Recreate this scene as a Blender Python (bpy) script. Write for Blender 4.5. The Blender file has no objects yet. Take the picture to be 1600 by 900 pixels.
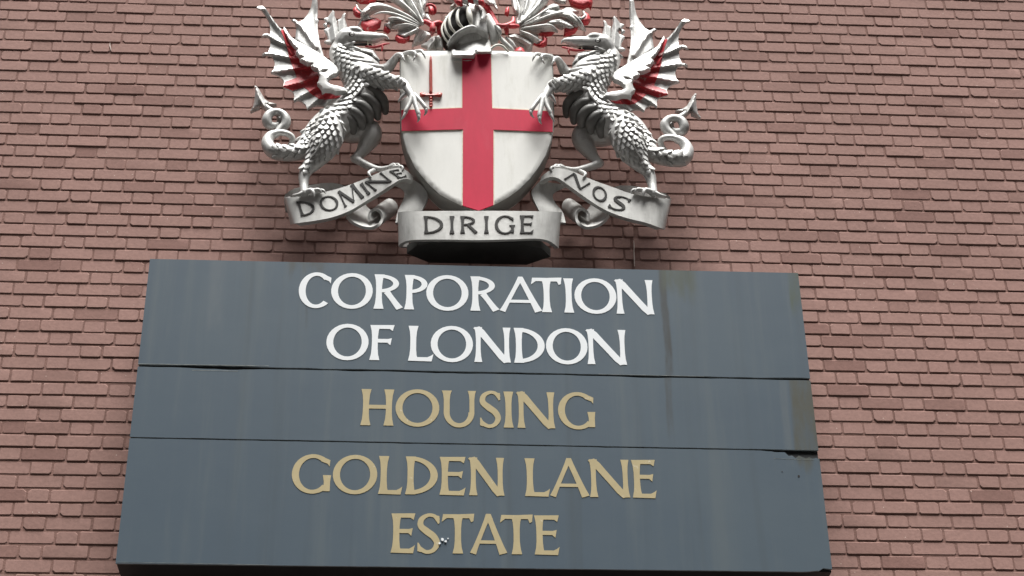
import bpy, bmesh, math, random
import numpy as np
from mathutils import Vector, Matrix
from mathutils.bvhtree import BVHTree
from mathutils.geometry import delaunay_2d_cdt

random.seed(7); rng = np.random.default_rng(7)
SC = bpy.context.scene
COL = SC.collection

# ------------------------------------------------------------------ camera
H0 = 8.638                                   # lifts wall coordinates so that the pavement is z = 0
FPX = 2792.46                                # focal length in pixels of the 1600 px wide photograph
CC = np.array([1.981293, -8.154359, -7.037942 + H0])
_a, _b, _g = 0.559021929, 0.0674638823, -0.0146755956
FW = np.array([math.sin(_b)*math.cos(_a), math.cos(_b)*math.cos(_a), math.sin(_a)])
_rt = np.array([math.cos(_b), -math.sin(_b), 0.0]); _up = np.cross(_rt, FW)
RT = math.cos(_g)*_rt + math.sin(_g)*_up
UP = -math.sin(_g)*_rt + math.cos(_g)*_up
cd = bpy.data.cameras.new('camera'); cam = bpy.data.objects.new('camera', cd); COL.objects.link(cam)
cd.sensor_width = 36; cd.lens = FPX/1600*36; cd.clip_end = 500; cd.clip_start = 0.1
M = Matrix.Identity(4)
for i in range(3):
    M[i][0] = RT[i]; M[i][1] = UP[i]; M[i][2] = -FW[i]; M[i][3] = CC[i]
cam.matrix_world = M
SC.camera = cam

# ------------------------------------------------------------------ light: bright overcast, from high in front
w = bpy.data.worlds.new('World'); SC.world = w; w.use_nodes = True
nt = w.node_tree; bg = nt.nodes['Background']
sky = nt.nodes.new('ShaderNodeTexSky'); sky.sky_type = 'NISHITA'; sky.sun_disc = False
SUN_EL, SUN_AZ = math.radians(74), math.radians(172)
sky.sun_elevation = SUN_EL; sky.sun_rotation = SUN_AZ; sky.dust_density = 4.0; sky.air_density = 1.0
hs = nt.nodes.new('ShaderNodeHueSaturation'); hs.inputs['Saturation'].default_value = 0.22
nt.links.new(sky.outputs[0], hs.inputs['Color']); nt.links.new(hs.outputs[0], bg.inputs['Color'])
bg.inputs['Strength'].default_value = 0.05
sl = bpy.data.lights.new('sun', 'SUN'); sl.energy = 4.0; sl.angle = math.radians(36); sl.color = (1.0, 0.985, 0.955)
so = bpy.data.objects.new('sun', sl); COL.objects.link(so)
sd = Vector((math.sin(SUN_AZ)*math.cos(SUN_EL), math.cos(SUN_AZ)*math.cos(SUN_EL), math.sin(SUN_EL)))
so.rotation_euler = sd.to_track_quat('Z', 'Y').to_euler()
so.location = (2.3, -6, 16)
vs = SC.view_settings; vs.view_transform = 'Standard'; vs.look = 'None'; vs.gamma = 1.0; vs.exposure = 1.22
vs.use_curve_mapping = False

# ------------------------------------------------------------------ coordinates
DOFF = 0.0
def W(px, py, D):
    """point seen at photo pixel (px,py) that stands D metres in front of the wall (wall face is y=0)"""
    d = FW + RT*((px-800)/FPX) + UP*((450-py)/FPX)
    return CC + d*((-D-DOFF-CC[1])/d[1])
def Wn(P):
    P = np.asarray(P, float)
    d = FW[None] + RT[None]*((P[:, 0:1]-800)/FPX) + UP[None]*((450-P[:, 1:2])/FPX)
    return CC[None] + d*((-P[:, 2:3]-DOFF-CC[1])/d[:, 1:2])
def mpp(px, py, D):
    return float((W(px, py, D)-CC) @ FW)/FPX
def project(p):
    d = np.asarray(p, float)-CC; q = d @ FW
    return 800+FPX*(d @ RT)/q, 450-FPX*(d @ UP)/q

# ------------------------------------------------------------------ materials
def mat(name, col, rough=0.6, metal=0.0, var=0.12, scale=9.0, bump=0.0, bscale=60.0, spec=0.4, stretch=None, dirt=None, dscale=2.0, dthr=(0.52, 0.75)):
    m = bpy.data.materials.new(name); m.use_nodes = True
    n = m.node_tree.nodes; l = m.node_tree.links
    b = n['Principled BSDF']; b.inputs['Roughness'].default_value = rough; b.inputs['Metallic'].default_value = metal
    b.inputs['Specular IOR Level'].default_value = spec
    g = n.new('ShaderNodeNewGeometry'); src = g.outputs['Position']
    if stretch:
        mp = n.new('ShaderNodeMapping'); mp.inputs['Scale'].default_value = stretch; l.new(src, mp.inputs[0]); src = mp.outputs[0]
    nz = n.new('ShaderNodeTexNoise'); nz.inputs['Scale'].default_value = scale; nz.inputs['Detail'].default_value = 6; nz.inputs['Roughness'].default_value = 0.65
    l.new(src, nz.inputs['Vector'])
    cr = n.new('ShaderNodeValToRGB'); cr.color_ramp.elements[0].position = 0.3; cr.color_ramp.elements[1].position = 0.7
    c = np.array(col)
    cr.color_ramp.elements[0].color = (*np.clip(c*(1-var), 0, 1), 1); cr.color_ramp.elements[1].color = (*np.clip(c*(1+var), 0, 1), 1)
    l.new(nz.outputs['Fac'], cr.inputs[0]); out = cr.outputs[0]
    if dirt:
        n2 = n.new('ShaderNodeTexNoise'); n2.inputs['Scale'].default_value = dscale; n2.inputs['Detail'].default_value = 8; n2.inputs['Roughness'].default_value = 0.7
        l.new(src, n2.inputs['Vector'])
        r2 = n.new('ShaderNodeMapRange'); r2.inputs[1].default_value = dthr[0]; r2.inputs[2].default_value = dthr[1]; r2.inputs[4].default_value = dirt[3]
        l.new(n2.outputs['Fac'], r2.inputs[0])
        mx = n.new('ShaderNodeMix'); mx.data_type = 'RGBA'; l.new(r2.outputs[0], mx.inputs[0]); l.new(out, mx.inputs[6]); mx.inputs[7].default_value = (*dirt[:3], 1)
        out = mx.outputs[2]
    l.new(out, b.inputs['Base Color'])
    if bump:
        n3 = n.new('ShaderNodeTexNoise'); n3.inputs['Scale'].default_value = bscale; n3.inputs['Detail'].default_value = 5; l.new(g.outputs['Position'], n3.inputs['Vector'])
        bp = n.new('ShaderNodeBump'); bp.inputs['Strength'].default_value = bump; bp.inputs['Distance'].default_value = 0.004
        l.new(n3.outputs['Fac'], bp.inputs['Height']); l.new(bp.outputs[0], b.inputs['Normal'])
    return m

SILVER = mat('silver_paint', (0.58, 0.58, 0.565), metal=0.28, rough=0.52, var=0.10, scale=7, bump=0.25, bscale=45, dirt=(0.12, 0.115, 0.105, 0.85), dscale=7, dthr=(0.50, 0.74), stretch=(1.6, 1.6, .7))
LEAFM = mat('mantling_paint', (0.63, 0.63, 0.61), metal=0.25, rough=0.52, var=0.12, scale=14, bump=0.25, bscale=60, dirt=(0.16, 0.15, 0.14, 0.6), dscale=11, dthr=(0.52, 0.72))
WHITE = mat('white_enamel', (0.80, 0.80, 0.765), rough=0.4, var=0.04, scale=5, bump=0.05, dirt=(0.42, 0.41, 0.33, 0.5), dscale=2.2, stretch=(3.5, 3.5, 0.8), dthr=(0.56, 0.8))
CREAM = mat('cream_line', (0.72, 0.69, 0.55), rough=0.5, var=0.15, scale=40)
RED = mat('red_enamel', (0.55, 0.018, 0.058), rough=0.45, spec=0.25, var=0.07, scale=6, dirt=(0.58, 0.07, 0.11, 0.4), dscale=3.5, stretch=(2.5, 2.5, 0.9), dthr=(0.55, 0.8))
REDW = mat('worn_red_paint', (0.52, 0.045, 0.055), rough=0.5, var=0.3, scale=18, bump=0.4, bscale=90, dirt=(0.55, 0.38, 0.35, 0.8), dscale=24, dthr=(0.57, 0.66))
DARK = mat('painted_recess_shade', (0.010, 0.008, 0.007), rough=0.8, var=0.3, scale=20)  # near-black colour stands in for shade in visor, eyes, mouths and holes
LETB = mat('black_letter_paint', (0.018, 0.017, 0.016), rough=0.6, var=0.3, scale=30)
LETW = mat('white_letter_vinyl', (0.80, 0.83, 0.85), rough=0.35, var=0.02, scale=8)
LETG = mat('gold_letter_vinyl', (0.43, 0.36, 0.205), rough=0.45, var=0.07, scale=14, dirt=(0.70, 0.66, 0.55, 0.6), dscale=26, dthr=(0.62, 0.70))
EDGE = mat('old_gold_edge', (0.62, 0.58, 0.46), rough=0.6, var=0.3, scale=60)

# ------------------------------------------------------------------ mesh helpers
def link(name, me, m, parent=None, smooth=None):
    o = bpy.data.objects.new(name, me); COL.objects.link(o)
    if m is not None and not me.materials: me.materials.append(m)
    if smooth is not None:
        me.polygons.foreach_set('use_smooth', [True]*len(me.polygons)); me.set_sharp_from_angle(angle=math.radians(smooth))
    if parent is not None: o.parent = parent
    return o
def mesh(name, V, F):
    me = bpy.data.meshes.new(name); me.from_pydata([tuple(map(float, v)) for v in V], [], [tuple(map(int, f)) for f in F]); me.update()
    return me
def fixnormals(me):
    bm = bmesh.new(); bm.from_mesh(me); bmesh.ops.recalc_face_normals(bm, faces=bm.faces); bm.to_mesh(me); bm.free(); me.update()
    return me
class MB:
    def __init__(self): self.V = []; self.F = []
    def add(self, V, F):
        k = len(self.V); self.V += [tuple(map(float, v)) for v in V]; self.F += [tuple(int(i)+k for i in f) for f in F]; return self
    def build(self, name, m, parent=None, smooth=40, fix=True):
        me = mesh(name, self.V, self.F)
        if fix: fixnormals(me)
        return link(name, me, m, parent, smooth)
def spline(P, n=6, closed=False):
    P = np.asarray(P, float); N = len(P); out = []
    R = range(N if closed else N-1)
    for i in R:
        if closed: p0, p1, p2, p3 = P[(i-1) % N], P[i], P[(i+1) % N], P[(i+2) % N]
        else: p0, p1, p2, p3 = P[max(i-1, 0)], P[i], P[i+1], P[min(i+2, N-1)]
        for k in range(n):
            t = k/n
            out.append(0.5*((2*p1)+(-p0+p2)*t+(2*p0-5*p1+4*p2-p3)*t*t+(-p0+3*p1-3*p2+p3)*t**3))
    if not closed: out.append(P[-1])
    return np.array(out)
def tube(P, seg=12, n=5, closed=False, dr=1.0):
    """P: (px,py,D,r_px[,depth ratio]) swept tube with rounded ends"""
    P = np.array([tuple(p)+((dr,) if len(p) == 4 else ()) for p in P], float)
    S = spline(P, n, closed); S[:, 3] = np.maximum(S[:, 3], 0.25)
    C = Wn(S[:, :3]); R = np.array([s[3]*mpp(*s[:3]) for s in S])
    N = len(C)
    if closed: T = np.roll(C, -1, 0)-np.roll(C, 1, 0)
    else: T = np.gradient(C, axis=0)
    T /= np.linalg.norm(T, axis=1)[:, None]+1e-12
    rings = []
    prevA = None
    def frame(t):
        nonlocal prevA
        view = FW
        A = np.cross(t, view)
        if np.linalg.norm(A) < 0.15 and prevA is not None: A = prevA-t*(prevA @ t)
        A /= np.linalg.norm(A)
        if prevA is not None and A @ prevA < -0.2 and not closed: A = -A
        prevA = A
        return A, np.cross(t, A)
    ang = np.linspace(0, 2*math.pi, seg, endpoint=False)
    def ring(c, A, B, r, q): return [c+A*(r*math.cos(a))+B*(r*q*math.sin(a)) for a in ang]
    for i in range(N):
        A, B = frame(T[i])
        if not closed and i == 0:
            for e, s in ((0.95, .3), (0.7, .7)): rings.append(ring(C[0]-T[0]*R[0]*e, A, B, R[0]*s, S[0, 4]))
        rings.append(ring(C[i], A, B, R[i], S[i, 4]))
        if not closed and i == N-1:
            for e, s in ((0.7, .7), (0.95, .3)): rings.append(ring(C[-1]+T[-1]*R[-1]*e, A, B, R[-1]*s, S[-1, 4]))
    V = [v for r in rings for v in r]; F = []; K = len(rings)
    for i in range(K if closed else K-1):
        j = (i+1) % K
        for k in range(seg):
            k2 = (k+1) % seg; F.append((i*seg+k, i*seg+k2, j*seg+k2, j*seg+k))
    if not closed:
        F.append(tuple(range(seg))); F.append(tuple((K-1)*seg+k for k in range(seg)))
    return V, F
def blob(px, py, D, rx, ry, rd, rot=0.0, seg=16, rg=10):
    """ellipsoid; radii in photo pixels"""
    c = W(px, py, D); s = mpp(px, py, D); V = []; F = []
    X = RT; Z = np.array([0, 0, 1.0]); Y = np.array([0, -1.0, 0])
    ca, sa = math.cos(rot), math.sin(rot)
    for i in range(rg+1):
        th = math.pi*i/rg
        for k in range(seg):
            ph = 2*math.pi*k/seg
            u, v, q = math.sin(th)*math.cos(ph)*rx, math.cos(th)*ry, math.sin(th)*math.sin(ph)*rd
            u, v = u*ca-v*sa, u*sa+v*ca
            V.append(c+(X*u+Z*v+Y*q)*s)
    for i in range(rg):
        for k in range(seg):
            k2 = (k+1) % seg
            F.append((i*seg+k, i*seg+k2, (i+1)*seg+k2, (i+1)*seg+k))
    return V, F
def pdist(Q, L, closed=False):
    Q = np.asarray(Q, float)[:, None, :2]; L = np.asarray(L, float)[:, :2]
    if closed: A = L; B = np.roll(L, -1, 0)
    else: A = L[:-1]; B = L[1:]
    d = B-A; t = np.clip(((Q-A[None])*d[None]).sum(2)/((d*d).sum(1)[None]+1e-9), 0, 1)
    return np.sqrt((((A[None]+d[None]*t[..., None])-Q)**2).sum(2)).min(1)
def inside(Q, L):
    Q = np.asarray(Q, float); x, y = Q[:, 0], Q[:, 1]; c = np.zeros(len(Q), bool); L = np.asarray(L, float)
    j = len(L)-1
    for i in range(len(L)):
        a, b = L[i], L[j]
        hit = ((a[1] > y) != (b[1] > y)) & (x < (b[0]-a[0])*(y-a[1])/(b[1]-a[1]+1e-12)+a[0]); c ^= hit; j = i
    return c
def resample(L, step):
    L = np.asarray(L, float); out = []
    for i in range(len(L)):
        a, b = L[i], L[(i+1) % len(L)]; k = max(1, int(round(np.linalg.norm(b-a)/step)))
        for t in range(k): out.append(a+(b-a)*t/k)
    return np.array(out)
def relief(outline, dfun, thick, step=2.2, smooth_outline=0, pm=None, holes=()):
    """solid sheet whose front follows the outline seen in the photo and stands dfun(px) metres off the wall"""
    L = np.asarray(outline, float)
    if smooth_outline: L = spline(L, smooth_outline, True)
    L = resample(L, step)
    x0, y0 = L.min(0); x1, y1 = L.max(0)
    gx, gy = np.meshgrid(np.arange(x0+step/2, x1, step), np.arange(y0+step/2, y1, step*0.9))
    gx[1::2] += step/2
    G = np.stack([gx.ravel(), gy.ravel()], 1)
    G = G[inside(G, L)]
    if len(G): G = G[pdist(G, L, True) > step*0.55]
    loops = [L]
    for h in holes:
        h = resample(np.asarray(h, float), step); G = G[~inside(G, h)]
        if len(G): G = G[pdist(G, h, True) > step*0.5]
        loops.append(h)
    pts = np.concatenate(loops+[G]) if len(G) else np.concatenate(loops)
    edges = []; k = 0
    for lp in loops:
        edges += [(k+i, k+(i+1) % len(lp)) for i in range(len(lp))]; k += len(lp)
    r = delaunay_2d_cdt([Vector(p) for p in pts], edges, [], 1 if not holes else 0, 1e-4)
    P = np.array([tuple(v) for v in r[0]]); T = [tuple(f) for f in r[2]]
    cen = np.array([P[list(t)].mean(0) for t in T])
    ok = inside(cen, L)
    for h in loops[1:]: ok &= ~inside(cen, h)
    T = [t for t, q in zip(T, ok) if q]
    ed = np.minimum.reduce([pdist(P, lp, True) for lp in loops])
    D = dfun(P, ed)
    Pm = P if pm is None else pm(P)
    Fr = Wn(np.column_stack([Pm, D])); Bk = Fr+np.array([0, 1.0, 0])*(thick if np.isscalar(thick) else thick(P, ed)[:, None])
    n = len(P); F = list(T)+[tuple(reversed([i+n for i in t])) for t in T]
    cnt = {}
    for t in T:
        for a, b in ((t[0], t[1]), (t[1], t[2]), (t[2], t[0])): cnt[(a, b)] = 1
    for (a, b) in list(cnt):
        if (b, a) not in cnt: F.append((a, a+n, b+n, b))
    return np.concatenate([Fr, Bk]), F
def remesh(mb, voxel, smooth_it=6):
    o = link('tmp', mesh('tmp', mb.V, mb.F), None)
    fixnormals(o.data)
    r = o.modifiers.new('r', 'REMESH'); r.mode = 'VOXEL'; r.voxel_size = voxel
    s = o.modifiers.new('s', 'SMOOTH'); s.iterations = smooth_it; s.factor = 0.5
    dg = bpy.context.evaluated_depsgraph_get(); dg.update()
    me = bpy.data.meshes.new_from_object(o.evaluated_get(dg)); bpy.data.objects.remove(o)
    me.materials.clear()
    return me
def bvh_of(me):
    return BVHTree.FromPolygons([v.co.copy() for v in me.vertices], [tuple(p.vertices) for p in me.polygons])
def camray(bvh, px, py):
    d = FW+RT*((px-800)/FPX)+UP*((450-py)/FPX); d = d/np.linalg.norm(d)
    h, nrm, i, t = bvh.ray_cast(Vector(CC), Vector(d))
    if h is None: return None, None
    n = np.array(nrm)
    if n @ d > 0: n = -n
    return np.array(h), n
def cusp(P, L, h, wd): return h*np.maximum(0, 1-pdist(P, L)/wd)
def ridge(P, L, h, wd): return h*np.exp(-(pdist(P, L)/wd)**2)
def pillow(ed, r): return np.sqrt(np.clip(1-(1-np.clip(ed/r, 0, 1))**2, 0, 1))

def empty(name, loc):
    o = bpy.data.objects.new(name, None); o.location = loc; COL.objects.link(o); return o
def tag(o, label, cat=None):
    o['label'] = label
    if cat: o['category'] = cat
    return o
def adopt(o, parent):                     # parent while keeping world place
    o.parent = parent; o.matrix_parent_inverse = parent.matrix_world.inverted()
    return o

# ================================================================== SETTING
gm = mat('paving_stone', (0.07, 0.068, 0.065), rough=0.85, var=0.25, scale=2.5, bump=0.3, bscale=30)
g = link('pavement', mesh('pavement', [(-60, -60, 0), (60, -60, 0), (60, 0.15, 0), (-60, 0.15, 0)], [(0, 1, 2, 3)]), gm)
g['kind'] = 'structure'
# unseen block added behind the viewer to close off the low sky
fb = link('added_sky_blocker', mesh('added_sky_blocker', [(x, y, z) for z in (0, 24) for x, y in ((-45, -15.5), (50, -15.5), (50, -30), (-45, -30))], [(0, 1, 5, 4), (1, 2, 6, 5), (2, 3, 7, 6), (3, 0, 4, 7), (4, 5, 6, 7)]), mat('sky_blocker_grey', (0.16, 0.15, 0.14), rough=0.9, var=0.2, scale=0.6))
fb['kind'] = 'structure'

# ------------------------------------------------------------------ brick wall, Flemish bond
def brick_material():
    m = bpy.data.materials.new('red_brown_brick'); m.use_nodes = True
    n = m.node_tree.nodes; l = m.node_tree.links; b = n['Principled BSDF']
    b.inputs['Roughness'].default_value = 0.85; b.inputs['Specular IOR Level'].default_value = 0.25
    g = n.new('ShaderNodeNewGeometry'); oi = n.new('ShaderNodeObjectInfo')
    ad = n.new('ShaderNodeMath'); ad.operation = 'ADD'; l.new(g.outputs['Random Per Island'], ad.inputs[0]); l.new(oi.outputs['Random'], ad.inputs[1])
    fr = n.new('ShaderNodeMath'); fr.operation = 'FRACT'; l.new(ad.outputs[0], fr.inputs[0])
    cr = n.new('ShaderNodeValToRGB'); e = cr.color_ramp.elements
    e[0].position = 0.0; e[0].color = (0.264, 0.155, 0.132, 1); e[1].position = 1.0; e[1].color = (0.302, 0.180, 0.155, 1)
    q = cr.color_ramp.elements.new(0.06); q.color = (0.214, 0.118, 0.100, 1)
    q = cr.color_ramp.elements.new(0.14); q.color = (0.279, 0.166, 0.142, 1)
    l.new(fr.outputs[0], cr.inputs[0])
    n1 = n.new('ShaderNodeTexNoise'); n1.inputs['Scale'].default_value = 1.3; n1.inputs['Detail'].default_value = 4; l.new(g.outputs['Position'], n1.inputs['Vector'])
    r1 = n.new('ShaderNodeMapRange'); r1.inputs[1].default_value = 0.3; r1.inputs[2].default_value = 0.7; r1.inputs[3].default_value = 0.92; r1.inputs[4].default_value = 1.08; l.new(n1.outputs['Fac'], r1.inputs[0])
    n2 = n.new('ShaderNodeTexNoise'); n2.inputs['Scale'].default_value = 45; n2.inputs['Detail'].default_value = 6; n2.inputs['Roughness'].default_value = 0.7; l.new(g.outputs['Position'], n2.inputs['Vector'])
    r2 = n.new('ShaderNodeMapRange'); r2.inputs[1].default_value = 0.3; r2.inputs[2].default_value = 0.7; r2.inputs[3].default_value = 0.87; r2.inputs[4].default_value = 1.13; l.new(n2.outputs['Fac'], r2.inputs[0])
    mu = n.new('ShaderNodeMath'); mu.operation = 'MULTIPLY'; l.new(r1.outputs[0], mu.inputs[0]); l.new(r2.outputs[0], mu.inputs[1])
    mx = n.new('ShaderNodeMix'); mx.data_type = 'RGBA'; mx.blend_type = 'MULTIPLY'; mx.inputs[0].default_value = 1; l.new(cr.outputs[0], mx.inputs[6]); l.new(mu.outputs[0], mx.inputs[7])
    # small pale grit specks
    vo = n.new('ShaderNodeTexVoronoi'); vo.inputs['Scale'].default_value = 32; l.new(g.outputs['Position'], vo.inputs['Vector'])
    lt = n.new('ShaderNodeMath'); lt.operation = 'LESS_THAN'; lt.inputs[1].default_value = 0.09; l.new(vo.outputs['Distance'], lt.inputs[0])
    sc = n.new('ShaderNodeSeparateColor'); l.new(vo.outputs['Color'], sc.inputs[0])
    gt = n.new('ShaderNodeMath'); gt.operation = 'GREATER_THAN'; gt.inputs[1].default_value = 0.90; l.new(sc.outputs[0], gt.inputs[0])
    sp = n.new('ShaderNodeMath'); sp.operation = 'MULTIPLY'; l.new(lt.outputs[0], sp.inputs[0]); l.new(gt.outputs[0], sp.inputs[1])
    s2 = n.new('ShaderNodeMath'); s2.operation = 'MULTIPLY'; s2.inputs[1].default_value = 0.7; l.new(sp.outputs[0], s2.inputs[0])
    m2 = n.new('ShaderNodeMix'); m2.data_type = 'RGBA'; l.new(s2.outputs[0], m2.inputs[0]); l.new(mx.outputs[2], m2.inputs[6]); m2.inputs[7].default_value = (0.62, 0.50, 0.44, 1)
    l.new(m2.outputs[2], b.inputs['Base Color'])
    bp = n.new('ShaderNodeBump'); bp.inputs['Strength'].default_value = 0.5; bp.inputs['Distance'].default_value = 0.003; l.new(n2.outputs['Fac'], bp.inputs['Height']); l.new(bp.outputs[0], b.inputs['Normal'])
    return m
BRICK = brick_material()
MORTAR = mat('brown_mortar', (0.222, 0.125, 0.104), rough=0.95, var=0.2, scale=16, bump=0.5, bscale=120)

PB, HB = 0.3375, 0.075
OFFR = 4.80698454; XCR = 3.2054
def brick_mesh(wd, ht, seed, arr=None):
    r = random.Random(seed); V = []; hw = wd/2
    ch = [0.0035+0.013*r.random()**5 for _ in range(4)]
    def ringpts(ins, y, jit):
        a, b = hw-ins, ins; t = ht-ins; o = []
        for k, (sx, top) in enumerate(((-1, 0), (1, 0), (1, 1), (-1, 1))):
            c = ch[k]+ins*0.3; X = sx*a; Z = t if top else b
            p1 = (X-sx*c, Z); p2 = (X, Z+(-c*0.9 if top else c*0.9))
            pair = [p1, p2] if k in (1, 3) else [p2, p1]
            if k in (1, 3): pair = [(sx*hw*.1*r.uniform(-1, 1), Z)]+pair
            for (x, z) in pair:
                o.append((x+r.uniform(-jit, jit), y+(0.0024*(z/ht)), z+r.uniform(-jit, jit)))
        return o
    f = ringpts(0.0026, -0.0020+r.uniform(-.0008, .0008), 0.0007); e = ringpts(0.0, 0.0, 0.0012)
    bk = [(x, 0.022, z) for x, y, z in e]
    V = f+e+bk; F = [tuple(range(10))]
    for i in range(10):
        j = (i+1) % 10
        F.append((i, i+10, j+10, j)); F.append((i+10, i+20, j+20, j+10))
    return V, [tuple(reversed(q)) for q in F]
NVAR = 14
HDR = []; STR = []
def bmesh_data(nm, V, F):
    me = mesh(nm, V, F); fixnormals(me)
    me.polygons.foreach_set('use_smooth', [True]*len(me.polygons)); me.set_sharp_from_angle(angle=math.radians(18)); me.materials.append(BRICK); return me
for i in range(NVAR):
    HDR.append(brick_mesh(0.1035, 0.0655, 100+i)); STR.append(brick_mesh(0.2160, 0.0655, 200+i))
HDM = [bmesh_data('brick', *q) for q in HDR]; STM = [bmesh_data('brick', *q) for q in STR]
bricks = []
sgn = [(235, 403), (1248, 428), (1300, 899), (178, 899)]
for r_ in range(-12, 62):
    z = -r_*HB+H0
    for side in (0, 1):
        off = OFFR*side
        for c2 in range(-30, 50):
            if (c2-r_) % 2: continue
            for kind in (0, 1):
                x = (c2/2 + (0.5 if kind else 0))*PB+off
                wd = 0.216 if kind else 0.1035
                lo, hi = x-wd/2, x+wd/2
                if lo < -1.7 or hi > 6.3: continue
                lim = XCR+0.02*((r_ % 2)-0.5)
                cut = None
                if side == 0:
                    if lo > lim-0.03: continue
                    if hi > lim-0.006: cut = (lo, lim-0.006)
                else:
                    if hi < lim+0.03: continue
                    if lo < lim+0.006: cut = (lim+0.006, hi)
                bricks.append((x, z, kind, cut))
def barea(bk):
    x, z, kind, cut = bk
    px, py = project((x, 0, z+.03))
    wd = 0.216 if kind else 0.1035
    if not (20 < px < 1580 and 8 < py < 892) or cut: return 0
    for dx in (-wd/2, wd/2):
        for dz in (0, .065):
            if inside(np.array([project((x+dx, 0, z+dz))]), sgn)[0]: return 0
    if 375 < px < 1110 and py < 415: return 0
    m = mpp(px, py, 0); return wd*0.065/m/m
order = sorted(range(len(bricks)), key=lambda i: -barea(bricks[i]))
single = set(order[:300])
wall = empty('brick_wall', (2.3, 0, 0))
tag(wall, 'weathered red-brown brick wall in alternating long and short bricks behind the sign and crest', 'wall')
wb = MB()
x0, x1, z0, z1 = -14, 18, -0.2, 16
wb.add([(x0, .0030, z0), (x1, .0030, z0), (x1, .0030, z1), (x0, .0030, z1), (x0, .35, z0), (x1, .35, z0), (x1, .35, z1), (x0, .35, z1)],
       [(0, 1, 2, 3), (5, 4, 7, 6), (4, 0, 3, 7), (1, 5, 6, 2), (3, 2, 6, 7), (4, 5, 1, 0)])
adopt(wb.build('mortar', MORTAR, None, None), wall)
bpy.context.view_layer.update()
rest = MB()
for i, (x, z, kind, cut) in enumerate(bricks):
    k = rng.integers(NVAR); jx, jz, jy = rng.uniform(-.0018, .0018), rng.uniform(-.0016, .0016), rng.uniform(-.0012, .0022)
    if i in single:
        o = bpy.data.objects.new('brick', (STM if kind else HDM)[k]); COL.objects.link(o)
        o.location = (x+jx, jy, z+jz); o.rotation_euler = (0, rng.uniform(-.004, .004), 0)
        adopt(o, wall)
    else:
        V, F = (STR if kind else HDR)[k] if not cut else brick_mesh(cut[1]-cut[0], 0.0655, 300+i)
        xx = x if not cut else (cut[0]+cut[1])/2
        rest.add([(a+xx+jx, b+jy, c+z+jz) for a, b, c in V], F)
ro = rest.build('bricks', BRICK, None, 18); ro['kind'] = 'stuff'; adopt(ro, wall)
# lime run-down on the odd joint beside the crest
def drip(pts, hwid):
    L = [(x-h, y) for (x, y), h in zip(pts, hwid)]+[(x+h, y) for (x, y), h in reversed(list(zip(pts, hwid)))]
    return relief(L, lambda P, e: 0.0062+0*e, 0.006, step=1.5)
dm = MB(); dm.add(*drip([(990.3, 376), (991, 384), (990.6, 392), (991.2, 402), (991.5, 416)], [.4, .7, .6, .9, .5]))
adopt(dm.build('lime_streak', mat('lime', (0.62, 0.52, 0.47), rough=0.9, var=0.2, scale=60)), wall)
dm = MB(); dm.add(*drip([(172, 67), (171.5, 70), (173, 75), (173.5, 79)], [.3, .7, .8, .3]))
adopt(dm.build('lime_streak', bpy.data.materials['lime']), wall)

# ================================================================== GLYPHS (flared Roman capitals)
def stroke(x0, y0, x1, y1, wa, wb=None, fl=0.35, n=6):
    wb = wa if wb is None else wb
    a = np.array([x0, y0], float); b = np.array([x1, y1], float); d = b-a; L = np.linalg.norm(d); d /= L; q = np.array([-d[1], d[0]])
    lft = []; rgt = []
    for i in range(n+1):
        t = i/n; wdt = (wa+(wb-wa)*t)/2*(1+fl*abs(2*t-1)**3)
        lft.append(a+d*L*t+q*wdt); rgt.append(a+d*L*t-q*wdt)
    return lft+rgt[::-1]
def arcs(cx, cy, rx, ry, a0, a1, tw, th, n=28):
    """elliptic band; thickness tw at the sides and th at top/bottom"""
    out = []; k = max(1, int(math.ceil(abs(a1-a0)/170)))
    for j in range(k):
        b0, b1 = a0+(a1-a0)*j/k, a0+(a1-a0)*(j+1)/k
        A = np.radians(np.linspace(b0, b1, max(6, int(n/k)+2)))
        o = [(cx+rx*math.cos(t), cy+ry*math.sin(t)) for t in A]; i = [(cx+(rx-tw)*math.cos(t), cy+(ry-th)*math.sin(t)) for t in A]
        out.append(o+i[::-1])
    return out
def sweep(P, wd, n=8):
    S = spline([(x, y, q) for (x, y), q in zip(P, wd)], n); T = np.gradient(S[:, :2], axis=0); T /= np.linalg.norm(T, axis=1)[:, None]
    N = np.stack([-T[:, 1], T[:, 0]], 1); a = S[:, :2]+N*S[:, 2:]/2; b = S[:, :2]-N*S[:, 2:]/2
    return [[a[i], a[i+1], b[i+1], b[i]] for i in range(len(S)-1)]
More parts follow.
